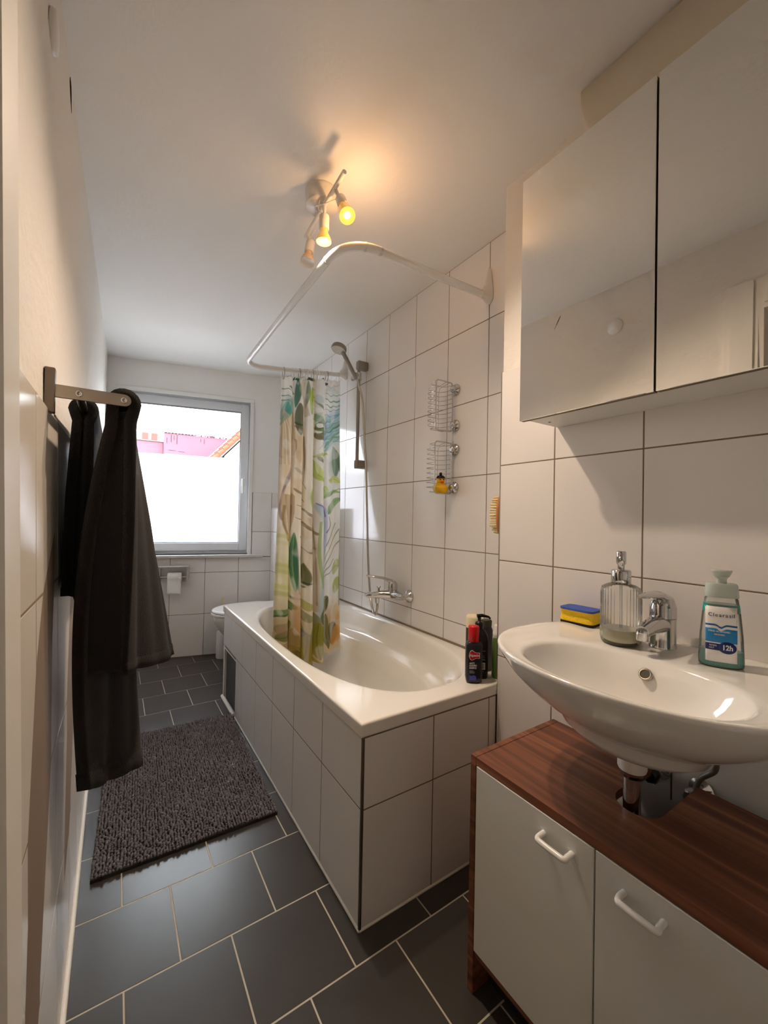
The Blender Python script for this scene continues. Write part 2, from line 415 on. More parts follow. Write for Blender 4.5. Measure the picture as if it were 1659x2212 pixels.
def ltile(y0, y1, z0, z1):
    g = .0014; c = .0012; y0 += g; y1 -= g; z0 += g; z1 -= g
    if y1-y0 < .006: return
    fr_ = [(xl(y, z), y, z) for y, z in ((y0+c, z0+c), (y1-c, z0+c), (y1-c, z1-c), (y0+c, z1-c))]
    md_ = [(xl(y, z)-c, y, z) for y, z in ((y0, z0), (y1, z0), (y1, z1), (y0, z1))]
    bk = [(xl(y, z)-.005, y, z) for y, z in ((y0, z0), (y1, z0), (y1, z1), (y0, z1))]
    MB().rings([bk, md_, fr_], False, True, True).build('tile', 'tile_gloss', wall_left)
lys = cuts(-.345, 2.70, .117, WT); lzs = zr(Z0, 1.313)
for i in range(len(lys)-1):
    for j in range(len(lzs)-1): ltile(lys[i], lys[i+1], lzs[j], lzs[j+1])
for (a, b) in ((XB, -1.6), (-1.6, -1.35)):
    for j in range(len(lzs)-1): ltile(a, b, lzs[j], lzs[j+1])
mb = MB()
zz = [2.262-.0082*i for i in range(9)]
cp = [(xl(.385+.004*i, z)-.0065, .385+.0045*i, z) for i, z in enumerate(zz)]
mb.tube(cp, [.0006, .0016, .002, .002, .0018, .0015, .001, .0008, .0004], 6); mb.build('crack', 'crack_dark', wall_left)
S('wall_back', MB().box(-1.75, .1, XB-.1, XB, 0, CEI), 'paint', 'plain painted wall behind the camera')
# sealant lines at the floor
mb = MB(); mb.tube([(xl(y, 0)+.003, y, .003) for y in np.linspace(-.345, 2.70, 24)], .0075, 8); S('trim_2', mb, 'sealant', 'white sealant bead along the foot of the left wall')

# doorway trim and hall
def arch(y0, y1, z0, z1): 
    mb = MB()
    for (a, b, t0) in ((y0, y1, .013), (y0+.014, y1-.018, .020)):
        v = [(xl(y, z)-.002+d, y, z) for d in (-.02, t0) for z in (z0, z1) for y in (a, b)]
        mb.add(v, [(0, 1, 3, 2), (4, 6, 7, 5), (0, 4, 5, 1), (2, 3, 7, 6), (0, 2, 6, 4), (1, 5, 7, 3)])
    return mb
door_1 = thing('door_1', (-1.40, -.9, 0), 'white painted door frame around the doorway beside the camera', None, kind='structure')
arch(DY1-.004, -.347, 0, 2.065).build('architrave', 'door_white', door_1)
arch(DY0-.08, DY0+.004, 0, 2.065).build('architrave', 'door_white', door_1)
arch(DY0+.004, DY1-.004, DZ, 2.065).build('architrave', 'door_white', door_1)
mb = MB()
for (a, b) in ((DY1-.02, DY1), (DY0, DY0+.02)): mb.box(-1.56, -1.405, a, b, 0, DZ)
mb.box(-1.56, -1.405, DY0+.02, DY1-.02, DZ-.02, DZ); mb.build('jamb', 'door_white', door_1)
S('wall_hall', MB().box(-2.75, -2.65, -2.2, .6, 0, CEI).box(-2.75, -1.75, .6, .7, 0, CEI).box(-2.75, -1.75, -2.3, -2.2, 0, CEI), 'hall_wall', 'dim hallway walls seen through the doorway')
S('floor_hall', MB().box(-2.75, -1.6, -2.3, .7, -.1, -.001), 'hall_floor', 'brown hallway floor beyond the doorway')
S('ceiling_hall', MB().box(-2.75, -1.75, -2.3, .7, CEI, CEI+.1), 'hall_wall', 'hallway ceiling beyond the doorway')

# toilet pre-wall box
mb = MB().box(-.1932, .0, 1.702, 2.46, 0, 1.178)
wall_box = S('wall_box', mb, 'grout', 'low tiled boxed-in wall behind the toilet')
tiles(wall_box, 'x', -.194, .005, cuts(1.702, 2.44, 2.42, WT), zr(Z0, 1.178), 'tile')
tiles(wall_box, 'z', 1.186, -.0085, [-.194, 0.], cuts(1.702, 2.44, 2.42, WT), 'tile')

# ------------------------------------------------------------------ window
win = thing('window_1', ((WX0+WX1)/2, LEN+.1, WZ0), 'square white window with frosted lower pane and view of pink house', None, kind='structure')
GY = LEN+.075
mb = MB()    # reveal lining
e = .004
mb.box(WX0, WX0+.012, LEN+.013, GY, WZ0, WZ1-.012).box(WX1-.012, WX1, LEN+.013, GY, WZ0, WZ1-.012).box(WX0, WX1, LEN+.013, GY, WZ1-.012, WZ1)
mb.build('reveal_lining', 'white_gloss', win)
for bb_ in ((WX0, WX0+.03, WZ0, WZ1-.03), (WX1-.03, WX1, WZ0, WZ1-.03), (WX0, WX1, WZ1-.03, WZ1)): MB().box(bb_[0], bb_[1], LEN-.006, LEN+.0128, bb_[2], bb_[3], .002).build('casing', 'white_gloss', win)
def fr4(x0, x1, z0, z1, wd, y0, y1, c):
    mb = MB(); mb.box(x0, x0+wd, y0, y1, z0, z1, c).box(x1-wd, x1, y0, y1, z0, z1, c).box(x0+wd, x1-wd, y0, y1, z0, z0+wd, c).box(x0+wd, x1-wd, y0, y1, z1-wd, z1, c); return mb
fx0, fx1, fz0, fz1 = WX0+.012, WX1-.012, WZ0+.004, WZ1-.012
fr4(fx0, fx1, fz0, fz1, .045, GY-.005, GY+.06, .003).build('outer_frame', 'upvc', win)
sash = fr4(fx0+.022, fx1-.022, fz0+.022, fz1-.022, .066, GY-.022, GY+.04, .004).build('sash', 'upvc', win)
gx0, gx1, gz0, gz1 = fx0+.088, fx1-.088, fz0+.088, fz1-.088
fr4(gx0-.002, gx1+.002, gz0-.002, gz1+.002, .007, GY-.012, GY+.02, .001).build('gasket', 'gasket', win)
ZF = 1.592
MB().box(gx0, gx1, GY+.008, GY+.012, ZF, gz1).build('pane', 'pane', win)
MB().box(gx0, gx1, GY+.0095, GY+.0105, gz0, ZF).build('frosted_pane', 'frosted', win)['label'] = 'frosted white lower part of the pane'
hd = MB().box(-.405, -.379, GY-.030, GY-.0222, 1.36, 1.43, .004); hd.tube([(-.392, GY-.03, 1.415), (-.392, GY-.052, 1.415), (-.392, GY-.058, 1.405), (-.392, GY-.058, 1.30)], [.009, .009, .009, .007], 10); hd.build('handle', 'white_gloss', win)
MB().box(WX0-.03, -.222, LEN-.045, GY+.01, WZ0-.022, WZ0, .003).build('sill', 'marble', win)['label'] = 'grey marble window sill'

# ------------------------------------------------------------------ bathtub
W, TL, RZ, RB = .715, 1.697, .562, .523
tub = thing('bathtub', (-.36, .85, 0), 'white built-in bathtub with tiled front along the right wall', 'bathtub')
def sup(t, a, b, n): c, s = math.cos(t), math.sin(t); return (a*math.copysign(abs(c)**(2/n), c), b*math.copysign(abs(s)**(2/n), s))
NT = 128; th = [2*math.pi*(k+.5)/NT for k in range(NT)]
def ring(z, xl_, xr_, y0, y1, n):
    cx, cy = -.36, .80; o = []
    for t_ in th:
        c, s = math.cos(t_), math.sin(t_)
        a = (xr_-cx) if c > 0 else (cx-xl_); b = (y1-cy) if s > 0 else (cy-y0)
        o.append((cx+a*math.copysign(abs(c)**(2/n), c), cy+b*math.copysign(abs(s)**(2/n), s), z))
    return o
inner = ring(RZ, -.672, -.040, .083, 1.545, 2.7)
def rect(z, ins=0.):
    o = []; x0, x1, y0, y1 = -W+ins, -.0015, .0+ins, TL-ins; cx, cy = -.36, .80
    for (px, py, _) in inner:
        dx, dy = px-cx, py-cy; k = 1e9
        if dx > 1e-9: k = min(k, (x1-cx)/dx)
        if dx < -1e-9: k = min(k, (x0-cx)/dx)
        if dy > 1e-9: k = min(k, (y1-cy)/dy)
        if dy < -1e-9: k = min(k, (y0-cy)/dy)
        o.append([cx+dx*k, cy+dy*k, z])
    for tgt in ((x0, y0), (x0, y1), (x1, y0), (x1, y1)):
        i = min(range(len(o)), key=lambda q: (o[q][0]-tgt[0])**2+(o[q][1]-tgt[1])**2); o[i][0], o[i][1] = tgt
    return [tuple(p) for p in o]
R_ = [rect(RB, .002), rect(RB+.002, 0), rect(RB+.006, 0), rect(RZ-.009, 0), rect(RZ-.005, 0), rect(RZ-.0015, .0015), rect(RZ, .005), rect(RZ, .010), ring(RZ+.0005, -.684, -.03, .073, 1.556, 2.7), inner,
      ring(RZ-.005, -.663, -.047, .092, 1.535, 2.65), ring(RZ-.02, -.655, -.053, .102, 1.525, 2.6), ring(RZ-.075, -.640, -.066, .15, 1.505, 2.5), ring(RZ-.100, -.634, -.074, .17, 1.498, 2.5), ring(RZ-.112, -.632, -.092, .18, 1.495, 2.5),
      ring(RZ-.118, -.630, -.135, .19, 1.49, 2.5), ring(RZ-.128, -.628, -.152, .20, 1.487, 2.5), ring(RZ-.20, -.612, -.168, .25, 1.465, 2.5), ring(RZ-.30, -.585, -.19, .31, 1.43, 2.5), ring(RZ-.36, -.56, -.21, .36, 1.40, 2.4), ring(RZ-.39, -.52, -.245, .42, 1.35, 2.3), ring(RZ-.40, -.45, -.30, .55, 1.2, 2.0)]
MB().rings(R_, True, False, True).build('tub_shell', 'enamel', tub)
FX = -W+.006; EY = .0012
fp = MB().box(FX+.0006, FX+.03, EY+.0015, 1.385, 0, RB-.001).box(FX+.0006, FX+.03, 1.385, 1.692, .312, RB-.001).box(FX+.0006, FX+.03, 1.655, 1.692, 0, .312).build('front_panel', 'grout', tub)
fys = [EY+.004]+[.259+WT*k for k in range(6)]+[1.69]
fys = [f for f in fys if f < 1.69]+[1.69]
for i in range(len(fys)-1):
    for (a, b) in ((Z0, .3252), (.3252, RB-.002)):
        u0, u1 = fys[i], fys[i+1]
        if a < .1 and u1 > 1.386 and u0 < 1.655:
            if u0 < 1.38: tile(fp, 'x', FX, .005, u0, 1.385, a, b, 'tile', .003)
            if u1 > 1.66: tile(fp, 'x', FX, .005, 1.657, u1, a, b, 'tile', .003)
            continue
        tile(fp, 'x', FX, .005, u0, u1, a, b, 'tile', .003)
ep = MB().box(FX+.004, -D, EY+.0006, EY+.03, 0, RB-.001).build('end_panel', 'grout', tub)
for (a, b) in ((FX+.004, -.456), (-.456, -.212), (-.212, -D-.001)):
    for (c, d) in ((Z0, .3252), (.3252, RB-.002)): tile(ep, 'y', EY, .005, a, b, c, d, 'tile', .003)
MB().box(FX-.002, FX+.006, EY-.002, EY+.006, .004, RB-.001, .0015).build('corner_trim', 'steel_dark', tub)
hat = MB().box(FX+.012, FX+.02, 1.387, 1.655, .006, .31).build('hatch_shade_plate', 'shadow_cavity', tub)  # recessed dark grey plate, its colour standing in for the opening's shaded interior
MB().box(FX-.001, FX+.016, 1.380, 1.660, .308, .314).box(FX-.001, FX+.016, 1.652, 1.658, .004, .31).build('hatch_frame', 'white_plastic', tub)
mb = MB(); mb.tube([(FX+.001, y, .002) for y in (.0, .5, 1.0, 1.38)], .0055, 8).tube([(FX, EY+.001, .002), (-.4, EY+.001, .002), (-D, EY+.001, .002)], .005, 8).tube([(FX, 1.40, .004), (FX, 1.69, .004)], .012, 8); mb.build('sealant', 'sealant', tub)
mb = MB(); mb.tube([(-.002, y, RZ+.002) for y in np.linspace(.01, TL, 8)], .006, 8); mb.build('sealant', 'grout', tub)
mb = MB(); mb.lathe([(.03, 0), (.03, .003), (.0, .004)], (-.36, .95, RZ-.4), n=20); mb.build('drain', 'chrome', tub)

# ------------------------------------------------------------------ toilet, brush, paper holder
toi = thing('toilet', (-.40, 2.17, 0), 'white toilet behind the far end of the bathtub', 'toilet')
def egg(z, x0, x1, wy, n=40, cy=2.17, e_=2.2):
    o = []
    for k in range(n):
        t_ = 2*math.pi*k/n; c, s = math.cos(t_), math.sin(t_); xm = x0+(x1-x0)*.58
        a = (x1-xm) if c > 0 else (xm-x0); ex = 3.2 if c > 0 else e_
        o.append((xm+a*math.copysign(abs(c)**(2/ex), c), cy+wy*math.copysign(abs(s)**(2/ex), s), z))
    return o
MB().rings([egg(0, -.58, -.20, .09), egg(.02, -.578, -.20, .09), egg(.10, -.56, -.20, .082), egg(.19, -.57, -.20, .09), egg(.26, -.625, -.197, .14), egg(.33, -.67, -.197, .172), egg(.375, -.685, -.197, .18), egg(.392, -.685, -.197, .18)], True, True, True).build('bowl', 'ceramic', toi)
MB().rings([egg(.394, -.69, -.215, .183), egg(.398, -.694, -.215, .186), egg(.408, -.694, -.215, .186), egg(.412, -.69, -.215, .183)], True, True, True).build('seat', 'white_gloss', toi)
MB().rings([egg(.414, -.686, -.215, .182), egg(.418, -.690, -.215, .184), egg(.428, -.688, -.215, .182), egg(.433, -.675, -.22, .172)], True, True, True).build('lid', 'white_gloss', toi)
tb = thing('toilet_brush', (-.56, 2.42, 0), 'white toilet brush in its holder between the toilet and the window wall', 'toilet brush')
MB().lathe([(.045, 0), (.047, .01), (.045, .20), (.042, .205)], (-.56, 2.42, 0), n=20).build('holder', 'white_plastic', tb)
MB().tube([(-.56, 2.42, .19), (-.56, 2.42, .468)], [.009, .008], 10).build('handle', 'cream', tb)
ph = thing('paper_holder', (-.87, LEN, .66), 'grey metal toilet paper holder on the tiles below the window', 'paper holder')
MB().box(-.985, -.772, LEN-.075, LEN-.004, .708, .722, .003).box(-.985, -.772, LEN-.008, LEN-.001, .62, .715, .002).build('cover', 'alu', ph)
for x in (-.977, -.784): MB().box(x-.006, x+.006, LEN-.06, LEN-.0085, .60, .7075, .002).build('bracket', 'alu', ph)
mb = MB(); mb.tube([(-.977, LEN-.048, .635), (-.784, LEN-.048, .635)], .006, 10); mb.build('spindle', 'alu', ph)
pr = thing('toilet_paper', (-.885, LEN-.048, .635), 'white toilet paper roll with a hanging sheet on the paper holder', 'toilet paper')
MB().lathe([(.0075, 0), (.036, 0), (.036, .095), (.0075, .095)], (-.918, LEN-.048, .635), (1, 0, 0), 28).build('roll', 'paper', pr)
mb = MB(); P_ = [[(x, LEN-.048-.0365-.004*math.sin((z-.5)*30+x*20), z) for x in np.linspace(-.918, -.824, 6)] for z in np.linspace(.64, .508, 9)]
solid(mb.grid(P_).build('sheet', 'paper', pr), .001)

# the window wall stands askew: turn everything fixed to it
_phi = math.atan(-.235)
_M = Matrix.Translation((-1.36, 2.693, 0)) @ Matrix.Rotation(_phi, 4, 'Z') @ Matrix.Translation((1.36, -LEN, 0))
for o in (wall_far, win, ph, pr): o.matrix_world = _M @ Matrix.Translation(ORG[o.name])

# ------------------------------------------------------------------ bath mat
mat_o = thing('bath_mat', (-1.04, .98, 0), 'dark grey chenille bath mat on the slate floor', 'bath mat')
A_, B_, C_, D_ = map(Vector, ((-1.325, .556, 0), (-.752, .54, 0), (-.722, 1.412, 0), (-1.285, 1.43, 0)))
def matp(u, v): return A_*(1-u)*(1-v)+B_*u*(1-v)+C_*u*v+D_*(1-u)*v
def mz(u, v): return .012+.0035*max(0, math.sin(7*v+2.2*u))*math.sin(5*u+1)**2+.002*math.sin(23*u*v+3*v)
mb = MB(); G = 14
top = [[matp(i/G, j/G)+Vector((0, 0, .011)) for j in range(G+1)] for i in range(G+1)]
bot = [[matp(i/G, j/G)+Vector((0, 0, .001)) for j in range(G+1)] for i in range(G+1)]
mb.grid(top).grid(bot)
edge = [(i, 0) for i in range(G)]+[(G, j) for j in range(G)]+[(i, G) for i in range(G, 0, -1)]+[(0, j) for j in range(G, 0, -1)]
mb.rings([[bot[i][j] for i, j in edge], [top[i][j] for i, j in edge]], False)
mb.build('backing', 'rug_back', mat_o)
nx, ny = 62, 86; V = []; F = []
base_v = []
for k, (rr, hh) in enumerate(((.62, -.1), (1., .38), (.72, .85))):
    for q in range(6): base_v.append((rr*math.cos(q*math.pi/3), rr*math.sin(q*math.pi/3), hh))
base_v.append((0, 0, 1.))
base_f = [(r*6+q, r*6+(q+1) % 6, r*6+6+(q+1) % 6, r*6+6+q) for r in (0, 1) for q in range(6)]+[(12+q, 12+(q+1) % 6, 18) for q in range(6)]
bv = np.array(base_v)
for j in range(ny):
    for i in range(nx):
        u = (i+.5+.5*(j % 2)*0+rng.normal(0, .07))/nx; v = (j+.5+rng.normal(0, .09))/ny
        u = min(max(u, .003), .997); v = min(max(v, .003), .997)
        p = matp(u, v); lean = rng.normal(0, .26, 2); s = rng.uniform(.78, 1.16)
        q = bv*np.array([.0046*s, .0050*s, .0105*s]); q[:, :2] += np.outer(q[:, 2], lean)
        n0 = len(V)*1; n0 = len(V)
        V += [tuple(r) for r in (q+np.array([p.x, p.y, mz(u, v)-.003]))]
        F += [tuple(a+n0 for a in f) for f in base_f]
mb = MB(); mb.v = V; mb.f = F; mb.sm = [True]*len(F)
pile = mb.build('chenille_pile', 'rug', mat_o, fixn=False); pile['kind'] = 'stuff'

# ------------------------------------------------------------------ shower curtain rod
rod = thing('curtain_rod', (-.35, .85, 2.04), 'white U-shaped shower curtain rod fixed to the tiled wall', 'curtain rod')
path = [(-.02, .222, 2.056), (-.3, .222, 2.046)]
path += bez((-.545, .222, 2.043), (-.62, .222, 2.043), (-.676, .27, 2.042), (-.676, .36, 2.041), 12)
path += [(-.674, .7, 2.036), (-.670, 1.1, 2.028)]
path += bez((-.667, 1.40, 2.020), (-.667, 1.47, 2.018), (-.64, 1.50, 2.017), (-.57, 1.50, 2.018), 10)
path += [(-.413, 1.5, 2.034), (-.02, 1.5, 2.083)]
MB().tube(path, .0142, 14).build('rail', 'white_gloss', rod)
mb = MB()
for (x, y, z, dx, dy) in ((-.545, .222, 2.043, 1, 0), (-.676, .37, 2.041, 0, 1), (-.669, 1.19, 2.026, 0, 1), (-.60, .232, 2.043, 1, .3)):
    d = Vector((dx, dy, 0)).normalized()*.004; MB().tube([Vector((x, y, z))-d, Vector((x, y, z))+d], .0152, 14).build('joint_sleeve', 'alu', rod)
for (y, z, up_) in ((.222, 2.056, .115), (1.5, 2.083, .115)):
    rg = [[(0-.0005, y+s*a, zz) for s, zz in ((-1, z-.03), (1, z-.03), (1, z+up_), (-1, z+up_))] for a in (.022,)]
    prof = [(-.002, .020, -.032, .125), (-.010, .020, -.032, .122), (-.028, .017, -.022, .05), (-.05, .0155, -.0155, .018)]
    rr = []
    for (x, hw, lo, hi) in prof:
        o = []
        for k in range(20):
            a = 2*math.pi*k/20; s = math.sin(a); zz = z+(hi*s if s > 0 else -lo*s)
            wd = hw*(1-.45*max(0, s)**2) ; o.append((x, y+wd*math.cos(a), zz))
        rr.append(o)
    MB().rings(rr, True, True, True).build('wall_bracket', 'white_plastic', rod)

# ------------------------------------------------------------------ shower curtain with printed leaves
NS, NV = 300, 640
ss = np.linspace(0, 1, NS); vv = np.linspace(0, 1, NV)
Sg, Vg = np.meshgrid(ss, vv)                                   # rows: v (top to bottom)
PX = (606-18*Vg)+((738+4*Vg)-(606-18*Vg))*Sg; PY = 803+12*Sg+(1412-803-12*Sg)*Vg    # photo layout used to lay out the print
col = np.zeros((NV, NS, 3)); 
def lin(c): c = np.array(c)/255; return np.where(c <= .04045, c/12.92, ((c+.055)/1.055)**2.4)
def lay(mask, c): global col; mk = np.clip(mask*.93, 0, 1)[..., None]; col = col*(1-mk)+lin(c)*mk
lay(np.ones_like(PX), (238, 234, 226))
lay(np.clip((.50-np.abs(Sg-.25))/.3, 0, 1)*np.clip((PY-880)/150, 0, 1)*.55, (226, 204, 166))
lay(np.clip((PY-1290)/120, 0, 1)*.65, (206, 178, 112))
def noise2(sx, sy, seed):
    r = np.random.default_rng(seed); a = r.random((int(700/sy)+3, int(200/sx)+3)); x = (PX-570)/sx; y = (PY-790)/sy
    i = np.clip(x.astype(int), 0, a.shape[1]-2); j = np.clip(y.astype(int), 0, a.shape[0]-2); fx_ = x-i; fy_ = y-j
    return a[j, i]*(1-fx_)*(1-fy_)+a[j, i+1]*fx_*(1-fy_)+a[j+1, i]*(1-fx_)*fy_+a[j+1, i+1]*fx_*fy_
def stroke(pts, w0, w1, c, al=1., soft=.8, fat=None):
    P = np.array([[q[0], q[1]] for q in catmull([(x, y, 0) for x, y in pts], 7)]); best = np.full(PX.shape, 1e9); n = len(P)-1
    for i in range(n):
        a, b = P[i], P[i+1]; d = b-a; l2 = (d@d)+1e-9; t_ = np.clip(((PX-a[0])*d[0]+(PY-a[1])*d[1])/l2, 0, 1)
        f = (i+t_)/n; wd = w0+(w1-w0)*f if fat is None else fat*np.sin(np.pi*np.clip(f*.96+.02, 0, 1))**.75
        best = np.minimum(best, np.hypot(PX-a[0]-t_*d[0], PY-a[1]-t_*d[1])-wd)
    lay(np.clip(.5-best/soft, 0, 1)*al, c)
def leaf(p0, p1, wd, c, vein=None, bend=0., al=.95, shade=None):
    p0, p1 = np.array(p0, float), np.array(p1, float); d = p1-p0; nrm = np.array([-d[1], d[0]]); mid = (p0+p1)/2+nrm*bend
    stroke([p0, mid, p1], 0, 0, c, al, 1.2, fat=wd)
    if shade: stroke([p0+nrm*.03, mid+nrm*wd/np.hypot(*d)*.45, p1], 0, 0, shade, .55, 2, fat=wd*.45)
    if vein: stroke([p0, mid, p1], .5, .35, vein, .85)
def fan(cen, tips, w0, w1, cols, al=.9, bend=.1):
    for k, tp in enumerate(tips):
        c_ = np.array(cen, float); tp = np.array(tp, float); d = tp-c_; n_ = np.array([-d[1], d[0]])
        stroke([c_, (c_+tp)/2+n_*bend, tp], w0, w1, cols[k % len(cols)], al)
cA = lambda x, y: (580+x*.1447, 780+y*.1447); cB = lambda x, y: (570+x*.16281, 1080+y*.16281)
T1, T2, T3, T4 = (70, 146, 132), (134, 176, 166), (44, 104, 84), (176, 204, 196)
G1, G2, G3, G4 = (98, 122, 64), (168, 184, 84), (198, 206, 116), (62, 84, 50)
BR, TN, LV, OR = (122, 104, 76), (214, 190, 150), (176, 176, 206), (206, 150, 72)
def wash(c0, rx, ry, c, al, rot=0.):
    dx_, dy_ = PX-c0[0], PY-c0[1]; a_, b_ = dx_*math.cos(rot)+dy_*math.sin(rot), -dx_*math.sin(rot)+dy_*math.cos(rot)
    lay(np.clip(1.25-np.hypot(a_/rx, b_/ry)*1.1, 0, 1)*al*(.7+.5*noise2(6, 18, 31)), c)
wash(cA(990, 1000), 24, 62, (150, 186, 190), .95, .25); wash(cA(1000, 480), 20, 22, (212, 220, 216), .7); wash(cA(1020, 1600), 16, 40, (150, 168, 150), .8, .1)
wash(cA(740, 900), 14, 40, (176, 190, 160), .6); wash(cA(250, 700), 16, 36, (140, 180, 168), .8, .3); wash(cA(300, 1700), 26, 110, (214, 188, 148), .8); wash(cA(460, 1500), 16, 130, (200, 168, 118), .7)
wash(cB(280, 1100), 24, 70, (198, 196, 130), .7); wash(cB(540, 700), 18, 70, (196, 172, 134), .7); wash(cB(950, 700), 20, 70, (226, 216, 196), .6); wash(cB(500, 1800), 60, 44, (158, 140, 74), .85); wash(cB(900, 1750), 40, 50, (190, 150, 84), .8); wash(cB(250, 1700), 34, 50, (168, 150, 100), .7)
# left palm: teal head, long tan fronds
for k, x in enumerate(np.linspace(170, 390, 15)):
    stroke([cA(300, 560), cA(x*.7+90, 900), cA(x, 1500+30*math.sin(k))], 1.6, 3.2, [TN, (206, 186, 160), (196, 172, 140), (224, 206, 176)][k % 4], .75, 1.5)
leaf(cA(165, 900), cA(330, 520), 10, T2, None, .06, .8, T1); leaf(cA(170, 1000), cA(270, 620), 5, T1, None, .1, .8)
for y in (360, 480, 560): stroke([cA(200, y), cA(260, y+20), cA(330, y+60)], 1.8, .6, (112, 140, 120), .85)
stroke([cA(300, 345), cA(340, 400), cA(375, 480)], 2.6, .8, (112, 130, 96), .9)
# green dark folds at the top
leaf(cA(395, 700), cA(425, 200), 5, T3, (60, 150, 110), .02); leaf(cA(440, 1150), cA(440, 620), 8, G4, None, .0, .9, BR)
stroke([cA(360, 200), cA(420, 205)], 3, 3, T3); stroke([cA(270, 165), cA(350, 165)], 2.4, 2.4, (120, 158, 60)); stroke([cA(430, 165), cA(500, 180)], 3, 2.4, (118, 150, 58))
stroke([cA(590, 215), cA(635, 220)], 4, 4, (44, 70, 50)); leaf(cA(545, 700), cA(580, 250), 4, G1, None, .03, .8); leaf(cA(612, 800), cA(620, 350), 3.4, (176, 200, 48), (90, 120, 40), 0)
stroke([cA(500, 260), cA(480, 400), cA(560, 820)], 6, 5, (196, 176, 146), .7, 2); stroke([cA(655, 180), cA(655, 700), cA(655, 1900)], 4.6, 4.8, (176, 158, 104), .75, 2)
for y in (380, 510, 700, 870, 1010, 1290, 1470, 1530, 1760): stroke([cA(625, y), cA(690, y+22)], .8, .8, (112, 100, 56), .7)
stroke([cA(655, 1000), cA(655, 1260)], 4, 4, (224, 190, 156), .7)
# brown crossing fronds, centre-left
for (p, q, c_) in (((400, 1020), (500, 1180), BR), ((400, 960), (490, 1040), G4), ((400, 1700), (560, 2000), (150, 120, 70)), ((390, 2030), (540, 2200), BR), ((520, 1180), (535, 1900), (134, 110, 72)), ((390, 1250), (370, 1500), (160, 130, 90)), ((330, 1450), (200, 2100), (132, 112, 116))):
    stroke([cA(*p), cA((p[0]+q[0])/2+14, (p[1]+q[1])/2), cA(*q)], 2.6, .6, c_, .8)
stroke([cA(310, 1550), cA(240, 1900), cA(190, 2212), cB(215, 240), cB(235, 380)], .8, 3, (140, 118, 122), .75)
# right fold: big blue-green palm
for k in range(9):
    a = k/8; stroke([cA(1095, 760+a*520), cA(980, 850+a*430), cA(870, 900+a*460+70*a)], 3.2, 3.0, [(156, 192, 196), (126, 176, 170), (170, 190, 206), (110, 160, 120)][k % 4], .8, 2)
for (y0, y1, c_, w_) in ((465, 490, (100, 130, 124), 1), (560, 600, T1, 2.2), (660, 680, T1, 2.4), (745, 735, (96, 130, 140), 1.3), (840, 830, (130, 150, 186), 2), (1180, 1010, G1, 3), (1290, 1130, (120, 156, 130), 2.6), (1400, 1240, T2, 2.2)):
    stroke([cA(840, y0-30), cA(930, (y0+y1)/2+16), cA(1095, y1)], .5, w_, c_, .85)
leaf(cA(1030, 1880), cA(1000, 1380), 9, (120, 150, 120), (90, 100, 110), .05, .85, (96, 104, 124)); leaf(cA(1090, 1780), cA(1040, 1430), 5, G1, None, .05, .7)
stroke([cA(870, 400), cA(960, 380), cA(1060, 440)], 5, 3, (206, 214, 208), .8, 3)
stroke([cA(860, 330), cA(950, 350), cA(1070, 310)], .8, .8, (200, 176, 160), .9)
stroke([cA(770, 205), cA(800, 245)], 1.6, .8, (30, 60, 40)); leaf(cA(820, 265), cA(885, 315), 3, (36, 60, 42))
# middle-right monstera
leaf(cA(700, 1050), cA(830, 900), 8, G1, None, .1, .9, G4); leaf(cA(700, 1130), cA(815, 1220), 9, (112, 112, 74), None, -.1, .9, BR); leaf(cA(700, 800), cA(790, 900), 7, (124, 158, 120), None, .2, .8)
leaf(cA(760, 960), cA(840, 1150), 8, (110, 132, 74), None, .1, .9); leaf(cA(700, 1085), cA(780, 1115), 2.6, (240, 236, 232)); leaf(cA(735, 960), cA(800, 1020), 4.5, (238, 236, 232), None, .15)
leaf(cA(700, 690), cA(800, 770), 5, (236, 234, 230), None, .1); stroke([cA(700, 580), cA(760, 660), cA(840, 830)], 2, 1.4, (124, 130, 124), .8); stroke([cA(850, 850), cA(700, 980)], .9, .6, T3, .7)
leaf(cA(720, 470), cA(800, 620), 7, (190, 204, 200), None, .15, .7)
stroke([cA(865, 980), cA(870, 1100), cA(845, 1260)], 1.6, 1.8, (150, 160, 200), .85); stroke([cA(840, 1060), cA(830, 1240), cA(750, 1380)], 1, .5, LV, .8); stroke([cA(790, 1270), cA(850, 1440)], .7, .5, (140, 130, 150), .7)
# yellow-green leaves
leaf(cA(690, 1500), cA(910, 1500), 5, (190, 196, 110), (120, 130, 70), -.12); leaf(cA(700, 1560), cA(850, 1915), 9, G3, (140, 156, 70), .12, .95, (170, 190, 96)); leaf(cA(740, 1500), cA(830, 1610), 4, (116, 116, 70)); leaf(cA(930, 1900), cA(1095, 1960), 8, G3, (150, 160, 80), -.1)
leaf(cA(820, 1990), cA(880, 2200), 8, (186, 206, 120), (120, 150, 80), -.08); leaf(cA(640, 1920), cA(640, 2320), 6, G2, (150, 150, 40), 0)
leaf(cB(800, 100), cB(1040, 40), 5, (156, 186, 116), (96, 130, 80), -.15); leaf(cB(870, 320), cB(1045, 120), 8, (140, 178, 116), (84, 120, 76), -.1); stroke([cA(870, 2180), cA(1095, 2060)], 1.2, .8, (110, 140, 90), .8)
